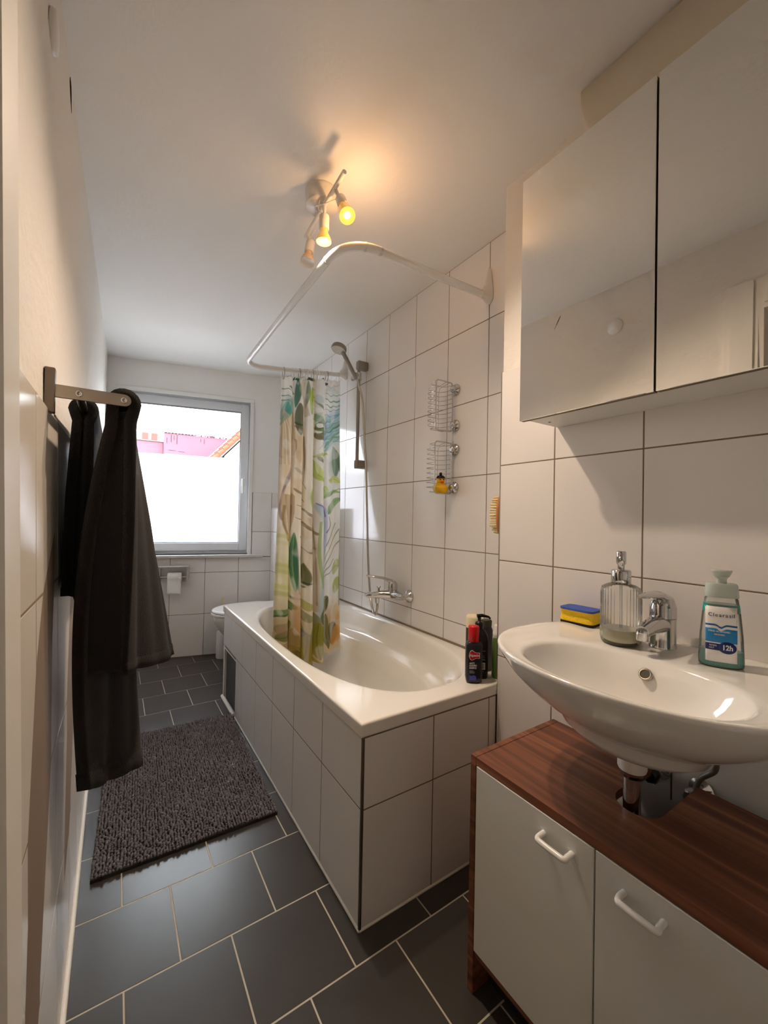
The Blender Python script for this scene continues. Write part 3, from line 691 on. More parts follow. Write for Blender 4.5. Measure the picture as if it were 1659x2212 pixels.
# lower left brown palm bunch with stem
for k, (x0, x1) in enumerate(((250, 240), (280, 262), (320, 300), (350, 360), (385, 385))): stroke([cB(x0, 60), cB(x0, 330), cB((x1+300)/2, 640)], 3.4, .8, [(190, 164, 124), (172, 148, 112), (184, 160, 130), (160, 138, 104), (176, 152, 116)][k], .85)
for x in (255, 330, 370): stroke([cB(x, 200), cB(x-10, 420), cB(300, 700)], 1.6, 1, (150, 126, 88), .8)
stroke([cB(275, 600), cB(290, 850), cB(306, 1050)], 1.4, .4, (140, 124, 70), .9); stroke([cB(322, 380), cB(318, 580)], .9, .6, (230, 214, 180), .9)
for (y, c_) in ((620, (190, 196, 110)), (700, (206, 206, 150)), (990, (186, 186, 96)), (1060, (176, 184, 104)), (1250, (192, 196, 100)), (1330, (170, 176, 80))): stroke([cB(130, y+40), cB(240, y-20), cB(380, y+20)], 5, 4, c_, .6, 4)
stroke([cB(130, 1620), cB(230, 1540), cB(370, 1440)], 4.5, 6, (96, 136, 76), .95); stroke([cB(140, 1650), cB(240, 1560), cB(370, 1490)], 1, 1.4, G4, .8); leaf(cB(180, 1860), cB(360, 1640), 8, (120, 122, 74), (84, 90, 50), .05); leaf(cB(170, 1780), cB(280, 1640), 8, (150, 124, 96), None, .1, .7)
# dark green fern, centre
leaf(cB(400, 1260), cB(400, 540), 6, (52, 116, 82), (150, 180, 110), -.02, .95, (34, 92, 62)); leaf(cB(470, 1240), cB(450, 760), 5.5, (66, 126, 92), (140, 176, 110), .03); stroke([cB(450, 570), cB(490, 690), cB(505, 800)], 2.4, .8, G4, .9); stroke([cB(370, 1350), cB(420, 1330), cB(470, 1360)], 2, 2, (62, 110, 90), .9); stroke([cB(420, 1280), cB(420, 1500), cB(430, 1700)], 5, 7, (196, 150, 96), .8, 3)
leaf(cB(520, 1200), cB(540, 900), 8, (112, 112, 60), None, .05, .9, (80, 80, 44))
for y in (1120, 1150, 1190, 1230): stroke([cB(500, y+20), cB(600, y-10)], 1.4, 1.2, [(60, 66, 48), (226, 216, 190)][(y//10) % 2], .9)
for (y, x) in ((330, 410), (160, 420), (420, 520), (700, 500)): stroke([cB(x, y), cB(x+90, y+40), cB(x+190, y+110 if y < 690 else y+20)], .6, 3, (132, 114, 80), .85)
leaf(cB(480, 1390), cB(590, 1380), 9, (168, 164, 62), None, 0, .8); leaf(cB(480, 1480), cB(590, 1520), 9, (136, 140, 84), None, .1, .8); leaf(cB(470, 1560), cB(560, 1880), 9, (142, 132, 76), (90, 80, 40), .05, .9); leaf(cB(500, 1680), cB(600, 1780), 7, (80, 78, 66), None, 0, .7)
stroke([cB(620, 320), cB(670, 700), cB(690, 1450)], 7, 6, (186, 164, 130), .75, 3)
for x in (640, 690): stroke([cB(x-20, 360), cB(x+10, 800), cB(x+20, 1400)], .8, .8, (140, 118, 92), .7)
# pale blue-lilac stem and fan of thin rays on the right
stroke([cB(720, 160), cB(790, 420), cB(780, 900), cB(740, 1560)], 5, 5, (176, 198, 200), .85, 3); stroke([cB(770, 190), cB(840, 330), cB(830, 700), cB(780, 1150)], 4, 3, (182, 186, 214), .8, 2)
stroke([cB(710, 130), cB(800, 230), cB(835, 360)], 1, 1.4, (120, 116, 170), .9); stroke([cB(885, 350), cB(905, 460), cB(850, 580)], .7, 1.2, (120, 104, 130), .8); stroke([cB(740, 380), cB(725, 800), cB(760, 1200)], 1.6, 2.4, (156, 186, 110), .8)
fan(cB(770, 1195), [cB(980, 470), cB(1035, 540), cB(1045, 690), cB(960, 940), cB(1035, 1020)], .7, 1.1, [(124, 140, 116), (130, 130, 104)], .85, -.07); leaf(cB(970, 1140), cB(1030, 940), 7, (178, 186, 112), None, -.05, .8); leaf(cB(985, 1380), cB(1040, 1160), 7, (168, 180, 86), None, -.05, .85)
# bottom leaves
leaf(cB(770, 1640), cB(880, 1380), 11, (104, 106, 52), (70, 72, 36), -.08, .95, (80, 84, 44)); leaf(cB(600, 1800), cB(690, 1500), 12, (134, 134, 84), (86, 90, 54), .05, .9); leaf(cB(560, 1980), cB(720, 1620), 13, (160, 156, 70), (100, 100, 50), .05, .9, (130, 130, 60)); leaf(cB(730, 2000), cB(720, 1600), 11, (146, 142, 58), (96, 96, 40), -.04, .9)
leaf(cB(900, 1980), cB(850, 1600), 11, (110, 112, 66), (74, 76, 44), -.08, .92); leaf(cB(960, 1960), cB(920, 1700), 10, (84, 90, 58), None, .1, .8); leaf(cB(1000, 1700), cB(1030, 1500), 9, (206, 164, 84), None, 0, .7); leaf(cB(960, 1980), cB(1035, 1760), 9, OR, None, 0, .8)
leaf(cB(380, 1900), cB(520, 1960), 12, (120, 104, 36), (84, 76, 30), .1, .9, (90, 80, 30)); leaf(cB(520, 2060), cB(560, 1700), 8, (150, 132, 50), (100, 90, 40), .03, .9); leaf(cB(340, 1960), cB(380, 1700), 8, (150, 122, 66), None, .05, .8); leaf(cB(240, 1900), cB(330, 1900), 9, (150, 126, 80), None, .1, .7)
leaf(cB(740, 2080), cB(560, 2010), 10, (166, 140, 40), (120, 100, 30), 0, .85); stroke([cB(150, 1800), cB(160, 1100), cB(150, 700)], 1., 1.4, (236, 236, 220), .7)
stroke([cA(1095, 560), cA(1105, 1300), cA(1110, 2200)], 1.0, 1.0, (70, 96, 96), .75); stroke([cB(1045, 0), cB(1045, 160)], 1.4, 1.4, (30, 44, 30), .9); stroke([cB(1045, 560), cB(1045, 1500)], 1.3, 1.3, (110, 120, 52), .7)
stroke([cA(175, 640), cA(158, 1000), cA(150, 1600), cA(125, 2212)], 1.2, 1.2, (60, 120, 110), .8)
for k in range(26):                                            # fine veins of the big palm
    a = k/25; stroke([cA(1098, 700+a*640), cA(990, 790+a*560), cA(868, 860+a*520+80*a)], .35, .5, [(96, 140, 144), (120, 150, 176), (196, 214, 214), (92, 140, 110)][k % 4], .6)
for k in range(22):
    a = k/21; stroke([cA(200+40*a, 700+60*a), cA(180+190*a, 1100), cA(170+215*a, 1650)], .3, .5, [(176, 148, 112), (232, 216, 190), (160, 140, 110)][k % 3], .55)
col *= (.93+.12*noise2(5, 14, 3)+.06*noise2(2.2, 60, 4))[..., None]
lay(np.clip((noise2(9, 30, 9)-.62)*3, 0, .3), (250, 246, 238))
# geometry of the hanging cloth
fold = lambda s: (.026*np.sin(2*np.pi*(s*5.6)+.6)*np.clip((.80-s)/.12, 0, 1)+.009*np.sin(2*np.pi*(s*2.2)+1.9)*np.clip((s-.60)/.15, 0, 1)+.008*np.sin(2*np.pi*s*11+1)*np.clip((.66-s)/.1, 0, 1))
yb = 1.492-.38*Vg**1.15
Yc = yb+fold(Sg)*(.55+.75*Vg)+.006*np.sin(9*Vg+7*Sg)
def rayx(px, py, Y):
    xx = (px-829.5)/879.3245; yy = -(py-1106)/879.3245
    d = np.stack([fw[i]+rt2[i]*xx+up2[i]*yy for i in range(3)], -1); k = (Y-CAM[1])/d[..., 1]
    return CAM[0]+d[..., 0]*k, CAM[2]+d[..., 2]*k
x_l = -.447-.148*vv**1.1; x_r = -.043-.160*vv**1.1
ztop = 1.992+.052*ss-.010*np.abs(np.sin(np.pi*ss*9)); zbot = .40-.035*ss-.055*np.sin(np.pi*np.clip((ss-.12)*1.25, 0, 1))**2+.012*np.sin(2*np.pi*ss*5.6)
Xc = x_l[:, None]+(x_r-x_l)[:, None]*Sg+.010*np.sin(2*np.pi*Sg*5.6+2.2)*np.clip((.8-Sg)/.1, 0, 1)*(.5+Vg)
Zc = ztop[None, :]+(zbot-ztop)[None, :]*Vg
cur = thing('shower_curtain', (-.25, 1.45, .3), 'white shower curtain printed with green tropical leaves hanging into the tub', 'shower curtain')
pts = np.stack([Xc, Yc, Zc], -1).reshape(-1, 3)
idx = np.arange(NS*NV).reshape(NV, NS)
quads = np.stack([idx[:-1, :-1], idx[:-1, 1:], idx[1:, 1:], idx[1:, :-1]], -1).reshape(-1, 4)
me = bpy.data.meshes.new('cloth'); o_ = np.array(ORG[cur.name]); me.vertices.add(len(pts)); me.vertices.foreach_set('co', (pts-o_).ravel())
me.loops.add(quads.size); me.loops.foreach_set('vertex_index', quads.ravel().astype(np.int32)); me.polygons.add(len(quads))
me.polygons.foreach_set('loop_start', np.arange(0, quads.size, 4, dtype=np.int32)); me.polygons.foreach_set('loop_total', np.full(len(quads), 4, dtype=np.int32))
me.update(calc_edges=True); me.polygons.foreach_set('use_smooth', np.ones(len(quads), bool))
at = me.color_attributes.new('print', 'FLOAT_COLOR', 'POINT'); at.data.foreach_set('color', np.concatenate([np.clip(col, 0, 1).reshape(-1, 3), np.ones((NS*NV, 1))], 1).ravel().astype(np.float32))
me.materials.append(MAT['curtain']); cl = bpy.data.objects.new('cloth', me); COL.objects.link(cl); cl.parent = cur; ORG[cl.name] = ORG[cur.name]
for k, s in enumerate((.035, .155, .225, .29, .36, .43, .50, .565, .62, .76, .955)):
    i = int(s*(NS-1)); x = float(Xc[0, i]); zt = float(Zc[0, i]); zrod = 2.034+(x+.413)*.125; yc_ = 1.499
    lp = [(x+.002*math.sin(k), yc_+.019*math.cos(a), (zrod+.016+zt-.012)/2+((zrod+.016)-(zt-.012))/2*math.sin(a)) for a in np.linspace(0, 2*math.pi, 22)[:-1]]
    MB().tube(lp, .0024, 6, closed=True).build('ring', 'white_gloss' if k % 3 else 'steel', cur)

# ------------------------------------------------------------------ shower rail, hand shower, hose, mixer
rail = thing('shower_rail', (-.06, 1.215, 1.43), 'grey shower slide rail standing off the tiled wall', 'shower rail')
MB().tube([(-.06, 1.215, 1.428), (-.06, 1.215, 2.07)], .0105, 14).build('bar', 'rail_grey', rail)
for z in (2.056, 1.447): MB().box(-.072, -.001, 1.198, 1.232, z-.026, z+.026, .004).build('wall_mount', 'rail_grey', rail)
mb = MB(); mb.lathe([(.017, -.022), (.018, -.018), (.018, .018), (.017, .022)], (-.06, 1.215, 1.985), n=18); mb.tube([(-.06, 1.215, 1.985), (-.095, 1.205, 1.99)], [.014, .014], 14); mb.tube([(-.045, 1.222, 1.985), (-.075, 1.27, 1.985)], [.013, .016], 12); mb.build('slider', 'chrome', rail)
hs = thing('hand_shower', (-.09, 1.2, 2.0), 'round grey hand shower resting in the slider of the rail', 'hand shower')
hb, ht = Vector((-.088, 1.196, 1.965)), Vector((-.158, 1.245, 2.125))
MB().tube([hb, hb.lerp(ht, .3), hb.lerp(ht, .7), ht], [.011, .0125, .013, .012], 12).build('handle', 'rail_grey', hs)
ax = Vector((-.30, -.06, -.95)).normalized(); hc = Vector((-.178, 1.258, 2.142))
MB().lathe([(.030, -.026), (.044, -.017), (.047, -.006), (.047, .004), (.043, .009)], hc, ax, 28).build('head', 'rail_grey', hs)
fc = MB().lathe([(.043, .009), (.042, .0105)], hc, ax, 28).build('spray_face', 'white_plastic', hs)
mb = MB(); a_ = ax.orthogonal().normalized(); b_ = ax.cross(a_)
for r_, n_ in ((.012, 7), (.022, 13), (.032, 19), (.038, 24)):
    for k in range(n_): t_ = 2*math.pi*k/n_; mb.lathe([(.0016, .010), (.0012, .0122)], hc+a_*r_*math.cos(t_)+b_*r_*math.sin(t_), ax, 5)
mb.build('nozzles', 'ink_grey', fc)
hose = MB().tube(catmull([hb+Vector((.004, -.004, .006)), (-.080, 1.178, 1.92), (-.06, 1.162, 1.82), (-.052, 1.145, 1.60), (-.05, 1.122, 1.42), (-.05, 1.10, 1.15), (-.05, 1.078, .90), (-.055, 1.045, .72), (-.07, .995, .63), (-.09, .935, .600), (-.112, .885, .607), (-.118, .862, .645), (-.118, .862, .672)], 8), .0066, 10).build('shower_hose', 'hose_steel')
tag(hose, 'chrome shower hose hanging in a loop from the hand shower to the mixer', 'hose')
mix = thing('bath_mixer', (-.06, .81, .72), 'chrome bath mixer tap on the tiles above the tub', 'tap')
for y in (.736, .886): MB().lathe([(.034, 0), (.034, .004), (.031, .012), (.017, .022), (.016, .045)], (-.0005, y, .718), (-1, 0, 0), 24).build('rosette', 'chrome', mix)
MB().tube([(-.05, .725, .718), (-.052, .75, .718), (-.055, .78, .72), (-.055, .84, .72), (-.052, .87, .718), (-.05, .897, .718)], [.015, .019, .025, .025, .019, .015], 18).build('body', 'chrome', mix)
MB().tube([(-.06, .815, .718), (-.10, .842, .719), (-.14, .868, .716), (-.168, .885, .712), (-.172, .887, .706)], [.024, .022, .018, .015, .012], 16).build('spout', 'chrome', mix)
MB().tube([(-.056, .81, .735), (-.056, .81, .775), (-.058, .811, .79)], [.025, .024, .016], 18).build('cartridge', 'chrome', mix)
MB().tube([(-.044, .806, .756), (-.062, .818, .790), (-.10, .845, .806), (-.155, .88, .814), (-.172, .892, .818)], [.020, .019, .013, .010, .006], 14, flat=.6).build('lever', 'chrome', mix)
MB().lathe([(.006, 0), (.006, .022), (.010, .024), (.010, .032)], (-.115, .856, .731), n=14).build('diverter', 'chrome', mix)
MB().lathe([(.011, 0), (.011, -.028), (.009, -.034)], (-.118, .862, .705), n=14).build('hose_nut', 'chrome', mix)

# ------------------------------------------------------------------ wire baskets and duck
def basket(z0, z1, label):
    t_ = thing('wire_basket', (-.06, .44, z0), label, 'basket', 'chrome wire baskets on the tub wall')
    x0, x1, y0, yb_ = -.117, -.018, .418, .488; r = .014
    lp = []
    for (cx, cz, a0) in ((x1-r, z1-r, 0), (x0+r, z1-r, 90), (x0+r, z0+r, 180), (x1-r, z0+r, 270)):
        for k in range(5): a = math.radians(a0+k*22.5); lp.append((cx+r*math.cos(a), y0, cz+r*math.sin(a)))
    MB().tube(lp, .003, 8, closed=True).build('rim', 'chrome', t_)
    n = 11
    for k in range(n):
        z = z0+.008+(z1-z0-.016)*k/(n-1); yk = yb_ if 0 < k < n-1 else yb_-.02
        MB().tube([(x0, y0, z), (x0+.002, yk-.014, z), (x0+.014, yk, z), (x1-.02, yk, z), (x1-.003, yk-.02, z), (x1, y0, z)], .0017, 6).build('wire', 'chrome', t_)
    mb = MB()
    for x in (x1-.022, x1-.040): mb.tube([(x, y0, z1-.002), (x, yb_-.004, z1-.012), (x, yb_+.001, z1-.03), (x, yb_+.001, z0+.03), (x, yb_-.004, z0+.012), (x, y0, z0+.002)], .0015, 6)
    mb.build('long_wire', 'chrome', t_)
    for z in (z1-.028, z0+.030):
        s_ = MB().lathe([(.026, 0), (.027, .004), (.024, .009), (.010, .012), (.009, .018), (.015, .020), (.015, .026), (.009, .030)], (-.0005, .413, z), (-1, 0, 0), 22).build('suction_cup', 'chrome', t_)
    return t_
basket(1.520, 1.742, 'empty chrome wire basket on the tub wall, upper of the two')
basket(1.237, 1.468, 'chrome wire basket on the tub wall with a rubber duck in it')
dk = thing('rubber_duck', (-.062, .442, 1.2405), 'yellow rubber duck with black cap sitting in the lower wire basket', 'toy duck')
dz = 1.2405; dx, dy = -.062, .440
mb = MB(); mb.lathe([(.024, 0), (.031, .006), (.034, .018), (.033, .028), (.024, .038), (.013, .044)], (dx, dy, dz), n=22, rfun=lambda a, h: 1+.12*math.cos(2*a)*(h < .04)); mb.sphere((dx, dy, dz+.056), .0195, 18, 12); mb.sphere((dx+.02, dy+.012, dz+.030), .012); mb.build('body', 'duck', dk)
fd = Vector((-.35, -.94, 0)).normalized(); sd = Vector((-fd.y, fd.x, 0)); hc2 = Vector((dx, dy, dz+.056))
mb = MB(); b0 = hc2+fd*.021-Vector((0, 0, .007)); mb.sphere(b0, .009, 14, 8, (1, 1, .62)); mb.sphere(b0+Vector((0, 0, -.003)), .007, 12, 8, (1, 1, .5)); mb.build('beak', 'duck_beak', dk)
for s_ in (-1, 1): MB().sphere(hc2+fd*.0165+sd*.0085*s_+Vector((0, 0, .004)), .0032, 10, 8).build('eye', 'black', dk)
MB().lathe([(.0205, 0), (.0205, .005), (.015, .012), (.004, .016)], hc2+Vector((0, 0, .010)), n=18).sphere(hc2+Vector((0, 0, .031)), .0072, 12, 8).build('cap', 'black', dk)

# brush by the corner
br = thing('bath_brush', (-.148, .01, 1.07), 'wooden bath brush with pale bristles hanging at the wall corner', 'brush')
rr = []
for y, k_ in ((.0018, .9), (.005, 1.), (.013, 1.), (.0165, .9)): rr.append([(-.148+.031*k_*math.cos(a), y+.004*math.sin(a)**2, 1.142+.073*k_*math.sin(a)) for a in np.linspace(0, 2*math.pi, 29)[:-1]])
MB().rings(rr, True, True, True).build('wooden_back', 'brush_wood', br)
mb = MB()
for iz in range(15):
    for ix in range(6):
        x_, z_ = -.148+(ix-2.5)*.0092, 1.142+(iz-7)*.0090
        if ((x_+.148)/.028)**2+((z_-1.142)/.068)**2 < 1: mb.tube([(x_, .016, z_), (x_+rng.normal(0, .0015), .045+rng.normal(0, .001), z_+rng.normal(0, .0015))], [.0026, .0032], 5)
mb.build('bristles', 'bristle', br)['kind'] = 'stuff'

# ------------------------------------------------------------------ bottles on the tub corner
def rbox(w, d, cx, cy, z, ang=0., n=36, e_=4.):
    o = []
    for k in range(n):
        t_ = 2*math.pi*k/n; a, b = sup(t_, w, d, e_); o.append((cx+a*math.cos(ang)-b*math.sin(ang), cy+a*math.sin(ang)+b*math.cos(ang), z))
    return o
bz = RZ+.0008
a1 = math.radians(-34)
bt = thing('shampoo_bottle', (-.238, .05, bz), 'dark grey shampoo bottle with a red cap on the tub corner', 'bottle')
c1 = (-.238, .050)
MB().rings([rbox(.022, .013, *c1, bz, a1), rbox(.026, .0165, *c1, bz+.004, a1), rbox(.0285, .0185, *c1, bz+.02, a1), rbox(.0285, .0185, *c1, bz+.128, a1), rbox(.026, .0165, *c1, bz+.137, a1), rbox(.016, .013, *c1, bz+.141, a1)], True, True, True).build('body', 'near_black', bt)
MB().lathe([(.0175, .1405), (.0185, .142), (.0185, .190), (.017, .194), (.002, .195)], (c1[0]-.002, c1[1], bz), n=26).build('cap', 'red_cap', bt)
xd = Vector((math.cos(a1), math.sin(a1), 0)); nd = Vector((math.sin(a1), -math.cos(a1), 0))   # front face normal towards camera
fcen = Vector((c1[0], c1[1], bz))+nd*.0188-xd*.002
def on(u, v, k=0.): return fcen+xd*u+Vector((0, 0, v))+nd*k
FR = frame(xd, (0, 0, 1))
mb = MB(); poly = [(-.0185, .100), (-.014, .112), (-.007, .115), (0, .109), (.006, .106), (.019, .106), (.019, .086), (.006, .086), (-.002, .082), (-.008, .079), (-.014, .082), (-.0185, .092)]
mb.prism(poly, 0, .0004, lambda u, v, h: on(u, v, h)); mb.build('logo_border', 'label_white', bt)
mb = MB(); mb.prism([(u*.9, .0965+(v-.0965)*.88) for u, v in poly], .0004, .0007, lambda u, v, h: on(u, v, h)); mb.build('logo', 'label_red', bt)
glyphs(MB(), 'Alpecin', .0125, on(0, .0965, .0008), FR, .88, bold=.0002).build('lettering', 'label_white', bt)
for (w_, v, k_) in (('ANTI', .0695, .9), ('SCHUPPEN', .0615, .62), ('SHAMPOO', .0535, .6)): glyphs(MB(), w_, .0085, on(-.0165, v, .0004), FR, k_, 'LEFT', .0002).build('lettering', 'label_white', bt)
mb = MB()
for v in (.043, .0395, .036): mb.prism([(-.016, v), (.002 if v < .04 else -.002, v), (.002 if v < .04 else -.002, v+.0016), (-.016, v+.0016)], 0, .0003, lambda u, v_, h: on(u, v_, h))
mb.build('fine_print', 'ink_grey', bt)['kind'] = 'stuff'
mb = MB(); mb.prism([(-.016, .012), (.004, .012), (.008, .016), (.006, .027), (-.002, .029), (-.010, .026), (-.016, .030)], 0, .0004, lambda u, v, h: on(u, v, h)); mb.build('violet_label', 'label_violet', bt)

bt2 = thing('pump_bottle', (-.192, .075, bz), 'black pump dispenser bottle behind the red capped bottle', 'bottle'); c2_ = (-.190, .072); a2 = math.radians(-40)
MB().rings([rbox(.028, .017, *c2_, bz, a2), rbox(.031, .020, *c2_, bz+.004, a2), rbox(.032, .021, *c2_, bz+.03, a2), rbox(.0325, .021, *c2_, bz+.125, a2), rbox(.030, .0195, *c2_, bz+.150, a2), rbox(.022, .016, *c2_, bz+.166, a2), rbox(.014, .013, *c2_, bz+.172, a2)], True, True, True).build('body', 'black', bt2)
MB().lathe([(.0145, .170), (.0145, .192), (.012, .196), (.006, .197), (.006, .214)], (*c2_, bz), n=20).build('collar', 'black', bt2)
MB().tube([(c2_[0]-.008, c2_[1]+.004, bz+.217), (c2_[0]+.008, c2_[1]-.006, bz+.219), (c2_[0]+.027, c2_[1]-.02, bz+.214), (c2_[0]+.031, c2_[1]-.023, bz+.208)], [.0065, .006, .004, .0035], 10).build('pump_head', 'black', bt2)
xd2 = Vector((math.cos(a2), math.sin(a2), 0)); nd2 = Vector((math.sin(a2), -math.cos(a2), 0)); f2 = Vector((*c2_, bz))+nd2*.0213
mb = MB(); mb.prism([(.006, .034), (.020, .034), (.020, .058), (.006, .058)], 0, .0004, lambda u, v, h: f2+xd2*u+Vector((0, 0, v))+nd2*h); lb = mb.build('barcode_label', 'label_white', bt2)
mb = MB()
for k in range(9): v = .037+k*.0021; mb.prism([(.008, v), (.018, v), (.018, v+(.0012 if k % 3 else .0007)), (.008, v+(.0012 if k % 3 else .0007))], .0004, .0006, lambda u, q, h: f2+xd2*u+Vector((0, 0, q))+nd2*h)
mb.build('barcode', 'ink', lb)
mb = MB()
for k, (v, l) in enumerate(((.098, .016), (.082, .013), (.077, .015), (.070, .014), (.066, .016), (.028, .013))): mb.prism([(.004, v), (.004+l, v), (.004+l, v+.0015), (.004, v+.0015)], 0, .0003, lambda u, q, h: f2+xd2*u+Vector((0, 0, q))+nd2*h)
mb.build('fine_print', 'ink_grey', bt2)['kind'] = 'stuff'
bt3 = thing('cream_bottle', (-.128, .158, bz), 'white bottle with a cream lid at the back of the tub corner', 'bottle')
MB().lathe([(.026, 0), (.029, .004), (.029, .150)], (-.128, .158, bz), n=26).build('body', 'label_white', bt3)
MB().lathe([(.0295, .150), (.0295, .186), (.027, .194), (.002, .197)], (-.128, .158, bz), n=26).build('lid', 'cream', bt3)
MB().lathe([(.0294, .085), (.0296, .086), (.0296, .148), (.0294, .149)], (-.128, .158, bz), n=26, capA=False, capB=False).build('dark_label', 'olive', bt3)
bt4 = thing('flip_cap_bottle', (-.112, .098, bz), 'dark bottle with a flat flip cap behind the black pump bottle', 'bottle')
MB().rings([rbox(.022, .015, -.118, .105, bz), rbox(.024, .017, -.118, .105, bz+.004), rbox(.024, .017, -.118, .105, bz+.15), rbox(.018, .014, -.118, .105, bz+.163)], True, True, True).build('body', 'near_black', bt4)
MB().rings([rbox(.019, .015, -.118, .105, bz+.163, 0), rbox(.020, .016, -.118, .105, bz+.183), rbox(.017, .013, -.118, .105, bz+.188)], True, True, True).build('flip_cap', 'olive', bt4)
bt5 = thing('white_cap_bottle', (-.13, .04, bz), 'green bottle with a white cap half hidden by the wall edge', 'bottle')
MB().lathe([(.019, 0), (.021, .004), (.021, .128), (.015, .142)], (-.134, .034, bz), n=22).build('body', 'green_body', bt5)
MB().lathe([(.0165, .141), (.0175, .150), (.0175, .160), (.015, .162), (.015, .183), (.013, .187), (.001, .188)], (-.134, .034, bz), n=22).build('cap', 'white_plastic', bt5)

# ------------------------------------------------------------------ washbasin
bas = thing('washbasin', (-.40, -.545, .66), 'white ceramic washbasin mounted on the tiled wall', 'washbasin')
NB = 96; tb_ = [2*math.pi*(k+.5)/NB for k in range(NB)]
def bout(z, k=1., kx=None, cy=-.548, xb=-D-.0008):
    kx = kx or k; o = []
    for t_ in tb_:
        c, s = math.cos(t_), math.sin(t_)
        if c < 0: x = -.385+.262*kx*c/ (abs(c)**.0+0); x = -.385-.245*kx*abs(c)**(2/2.15); y = cy+.292*k*math.copysign(abs(s)**(2/2.15), s)
        else: x = min(xb, -.385+.24*kx*abs(c)**(2/2.8)); y = cy+.292*k*math.copysign(abs(s)**(2/2.8), s)
        o.append((x, y, z))
    return o
def bin_(z, a, b, cx=-.470, cy=-.556, n=2.35):
    return [(cx+a*math.copysign(abs(math.cos(t_))**(2/n), math.cos(t_)), cy+b*math.copysign(abs(math.sin(t_))**(2/n), math.sin(t_)), z) for t_ in tb_]
def low(z, a, b, cx=-.42, cy=-.548): return [(min(-D-.001, cx+a*math.cos(t_)), cy+b*math.sin(t_), z) for t_ in tb_]
RZB = .846
def mixr(A, B, f, z): return [(p[0]*(1-f)+q[0]*f, p[1]*(1-f)+q[1]*f, z) for p, q in zip(A, B)]
bo = bout(0); bi = bin_(0, .127, .197); bl = low(0, .095, .14)
shell = [low(.680, .03, .03), low(.680, .052, .070), low(.688, .078, .108), low(.703, .091, .132), mixr(bo, bl, .97, .7225), mixr(bo, bl, .855, .732), mixr(bo, bl, .69, .745), mixr(bo, bl, .52, .761), mixr(bo, bl, .355, .7795), mixr(bo, bl, .195, .8015), mixr(bo, bl, .07, .8255), mixr(bo, bl, .012, .838), mixr(bo, bl, .0, .842), mixr(bo, bl, .006, .8455), mixr(bo, bi, .05, .848),
         mixr(bo, bi, .14, .848), mixr(bo, bi, .26, .8465), mixr(bo, bi, .42, .843), mixr(bo, bi, .75, .8415), mixr(bo, bi, .92, .8405), bin_(.8385, .1255, .1955), bin_(.834, .1225, .1925), bin_(.827, .1185, .1885), bin_(.816, .113, .183), bin_(.80, .105, .172, -.467), bin_(.78, .094, .154, -.462), bin_(.757, .078, .126, -.455, n=2.2), bin_(.740, .056, .088, -.446, n=2.1), bin_(.732, .032, .05, -.436, n=2.), bin_(.730, .018, .018, -.43, n=2.)]
MB().rings(shell, True, True, True).build('bowl', 'ceramic', bas)
ovn = Vector((-.80, .0, .60)).normalized()
MB().lathe([(.0125, -.004), (.0125, .0015), (.0095, .002), (.009, -.002)], Vector((-.3645, -.552, .812)), ovn, 20).build('overflow_ring', 'steel', bas)
MB().lathe([(.009, -.002), (.009, .0005)], Vector((-.3645, -.552, .812)), ovn, 20).build('overflow_hole', 'olive', bas)
MB().lathe([(.024, .7285), (.024, .7325), (.019, .735), (.003, .736)], (-.43, -.556, 0), n=20).build('drain_plug', 'chrome', bas)

tp = thing('basin_tap', (-.238, -.531, RZB-.004), 'chrome single lever tap on the washbasin deck', 'tap')
tz = RZB-.0035; tx, ty = -.236, -.531
MB().lathe([(.0275, 0), (.0275, .004), (.026, .010), (.0255, .06), (.0262, .068)], (tx, ty, tz), n=28, rfun=lambda a, h: 1+.10*math.cos(a)**2).build('body', 'chrome', tp)
MB().tube([(tx+.004, ty, tz+.052), (tx-.03, ty, tz+.056), (tx-.07, ty, tz+.053), (tx-.098, ty, tz+.047)], [.024, .020, .0165, .014], 18).build('spout', 'chrome', tp)
MB().lathe([(.0125, .010), (.0125, -.010), (.010, -.012)], (tx-.096, ty, tz+.040), (.15, 0, 1), 18).build('aerator', 'chrome', tp)
MB().lathe([(.0265, .069), (.0265, .074), (.0262, .092), (.021, .110), (.010, .117)], (tx, ty, tz), n=28, rfun=lambda a, h: 1+.10*math.cos(a)**2).build('cartridge_cap', 'chrome', tp)
MB().tube([(tx+.021, ty, tz+.088), (tx+.004, ty, tz+.110), (tx-.03, ty, tz+.1215), (tx-.07, ty, tz+.124), (tx-.102, ty, tz+.124), (tx-.112, ty, tz+.125)], [.020, .020, .0165, .0125, .0085, .005], 16, flat=.55).build('lever', 'chrome', tp)

# soap dispenser
sd_ = thing('soap_dispenser', (-.287, -.463, RZB-.004), 'ribbed clear glass soap dispenser with chrome pump beside the tap', 'soap dispenser')
sx, sy, sz = -.287, -.463, RZB-.0033
rib = lambda a, h: 1+(.030*math.cos(34*a) if .012 < h < .118 else 0)
MB().lathe([(.036, 0), (.041, .004), (.042, .014), (.042, .02), (.042, .07), (.042, .116), (.042, .122), (.040, .130), (.030, .136), (.020, .139), (.020, .141)], (sx, sy, sz), n=136, rfun=rib).build('glass_body', 'glass', sd_)
MB().lathe([(.033, .006), (.037, .009), (.037, .034)], (sx, sy, sz), n=40).build('soap', 'liquid_yellow', sd_)
MB().lathe([(.020, .1385), (.021, .140), (.021, .168), (.019, .171), (.008, .172)], (sx, sy, sz), n=32).build('collar', 'chrome', sd_)
mb = MB(); mb.lathe([(.0075, .171), (.0075, .182), (.0105, .186), (.0105, .212), (.009, .215)], (sx, sy, sz), n=24); mb.tube([(sx, sy, sz+.205), (sx-.026, sy-.012, sz+.206), (sx-.030, sy-.014, sz+.198)], [.0055, .0048, .004], 12); mb.build('pump', 'chrome', sd_)
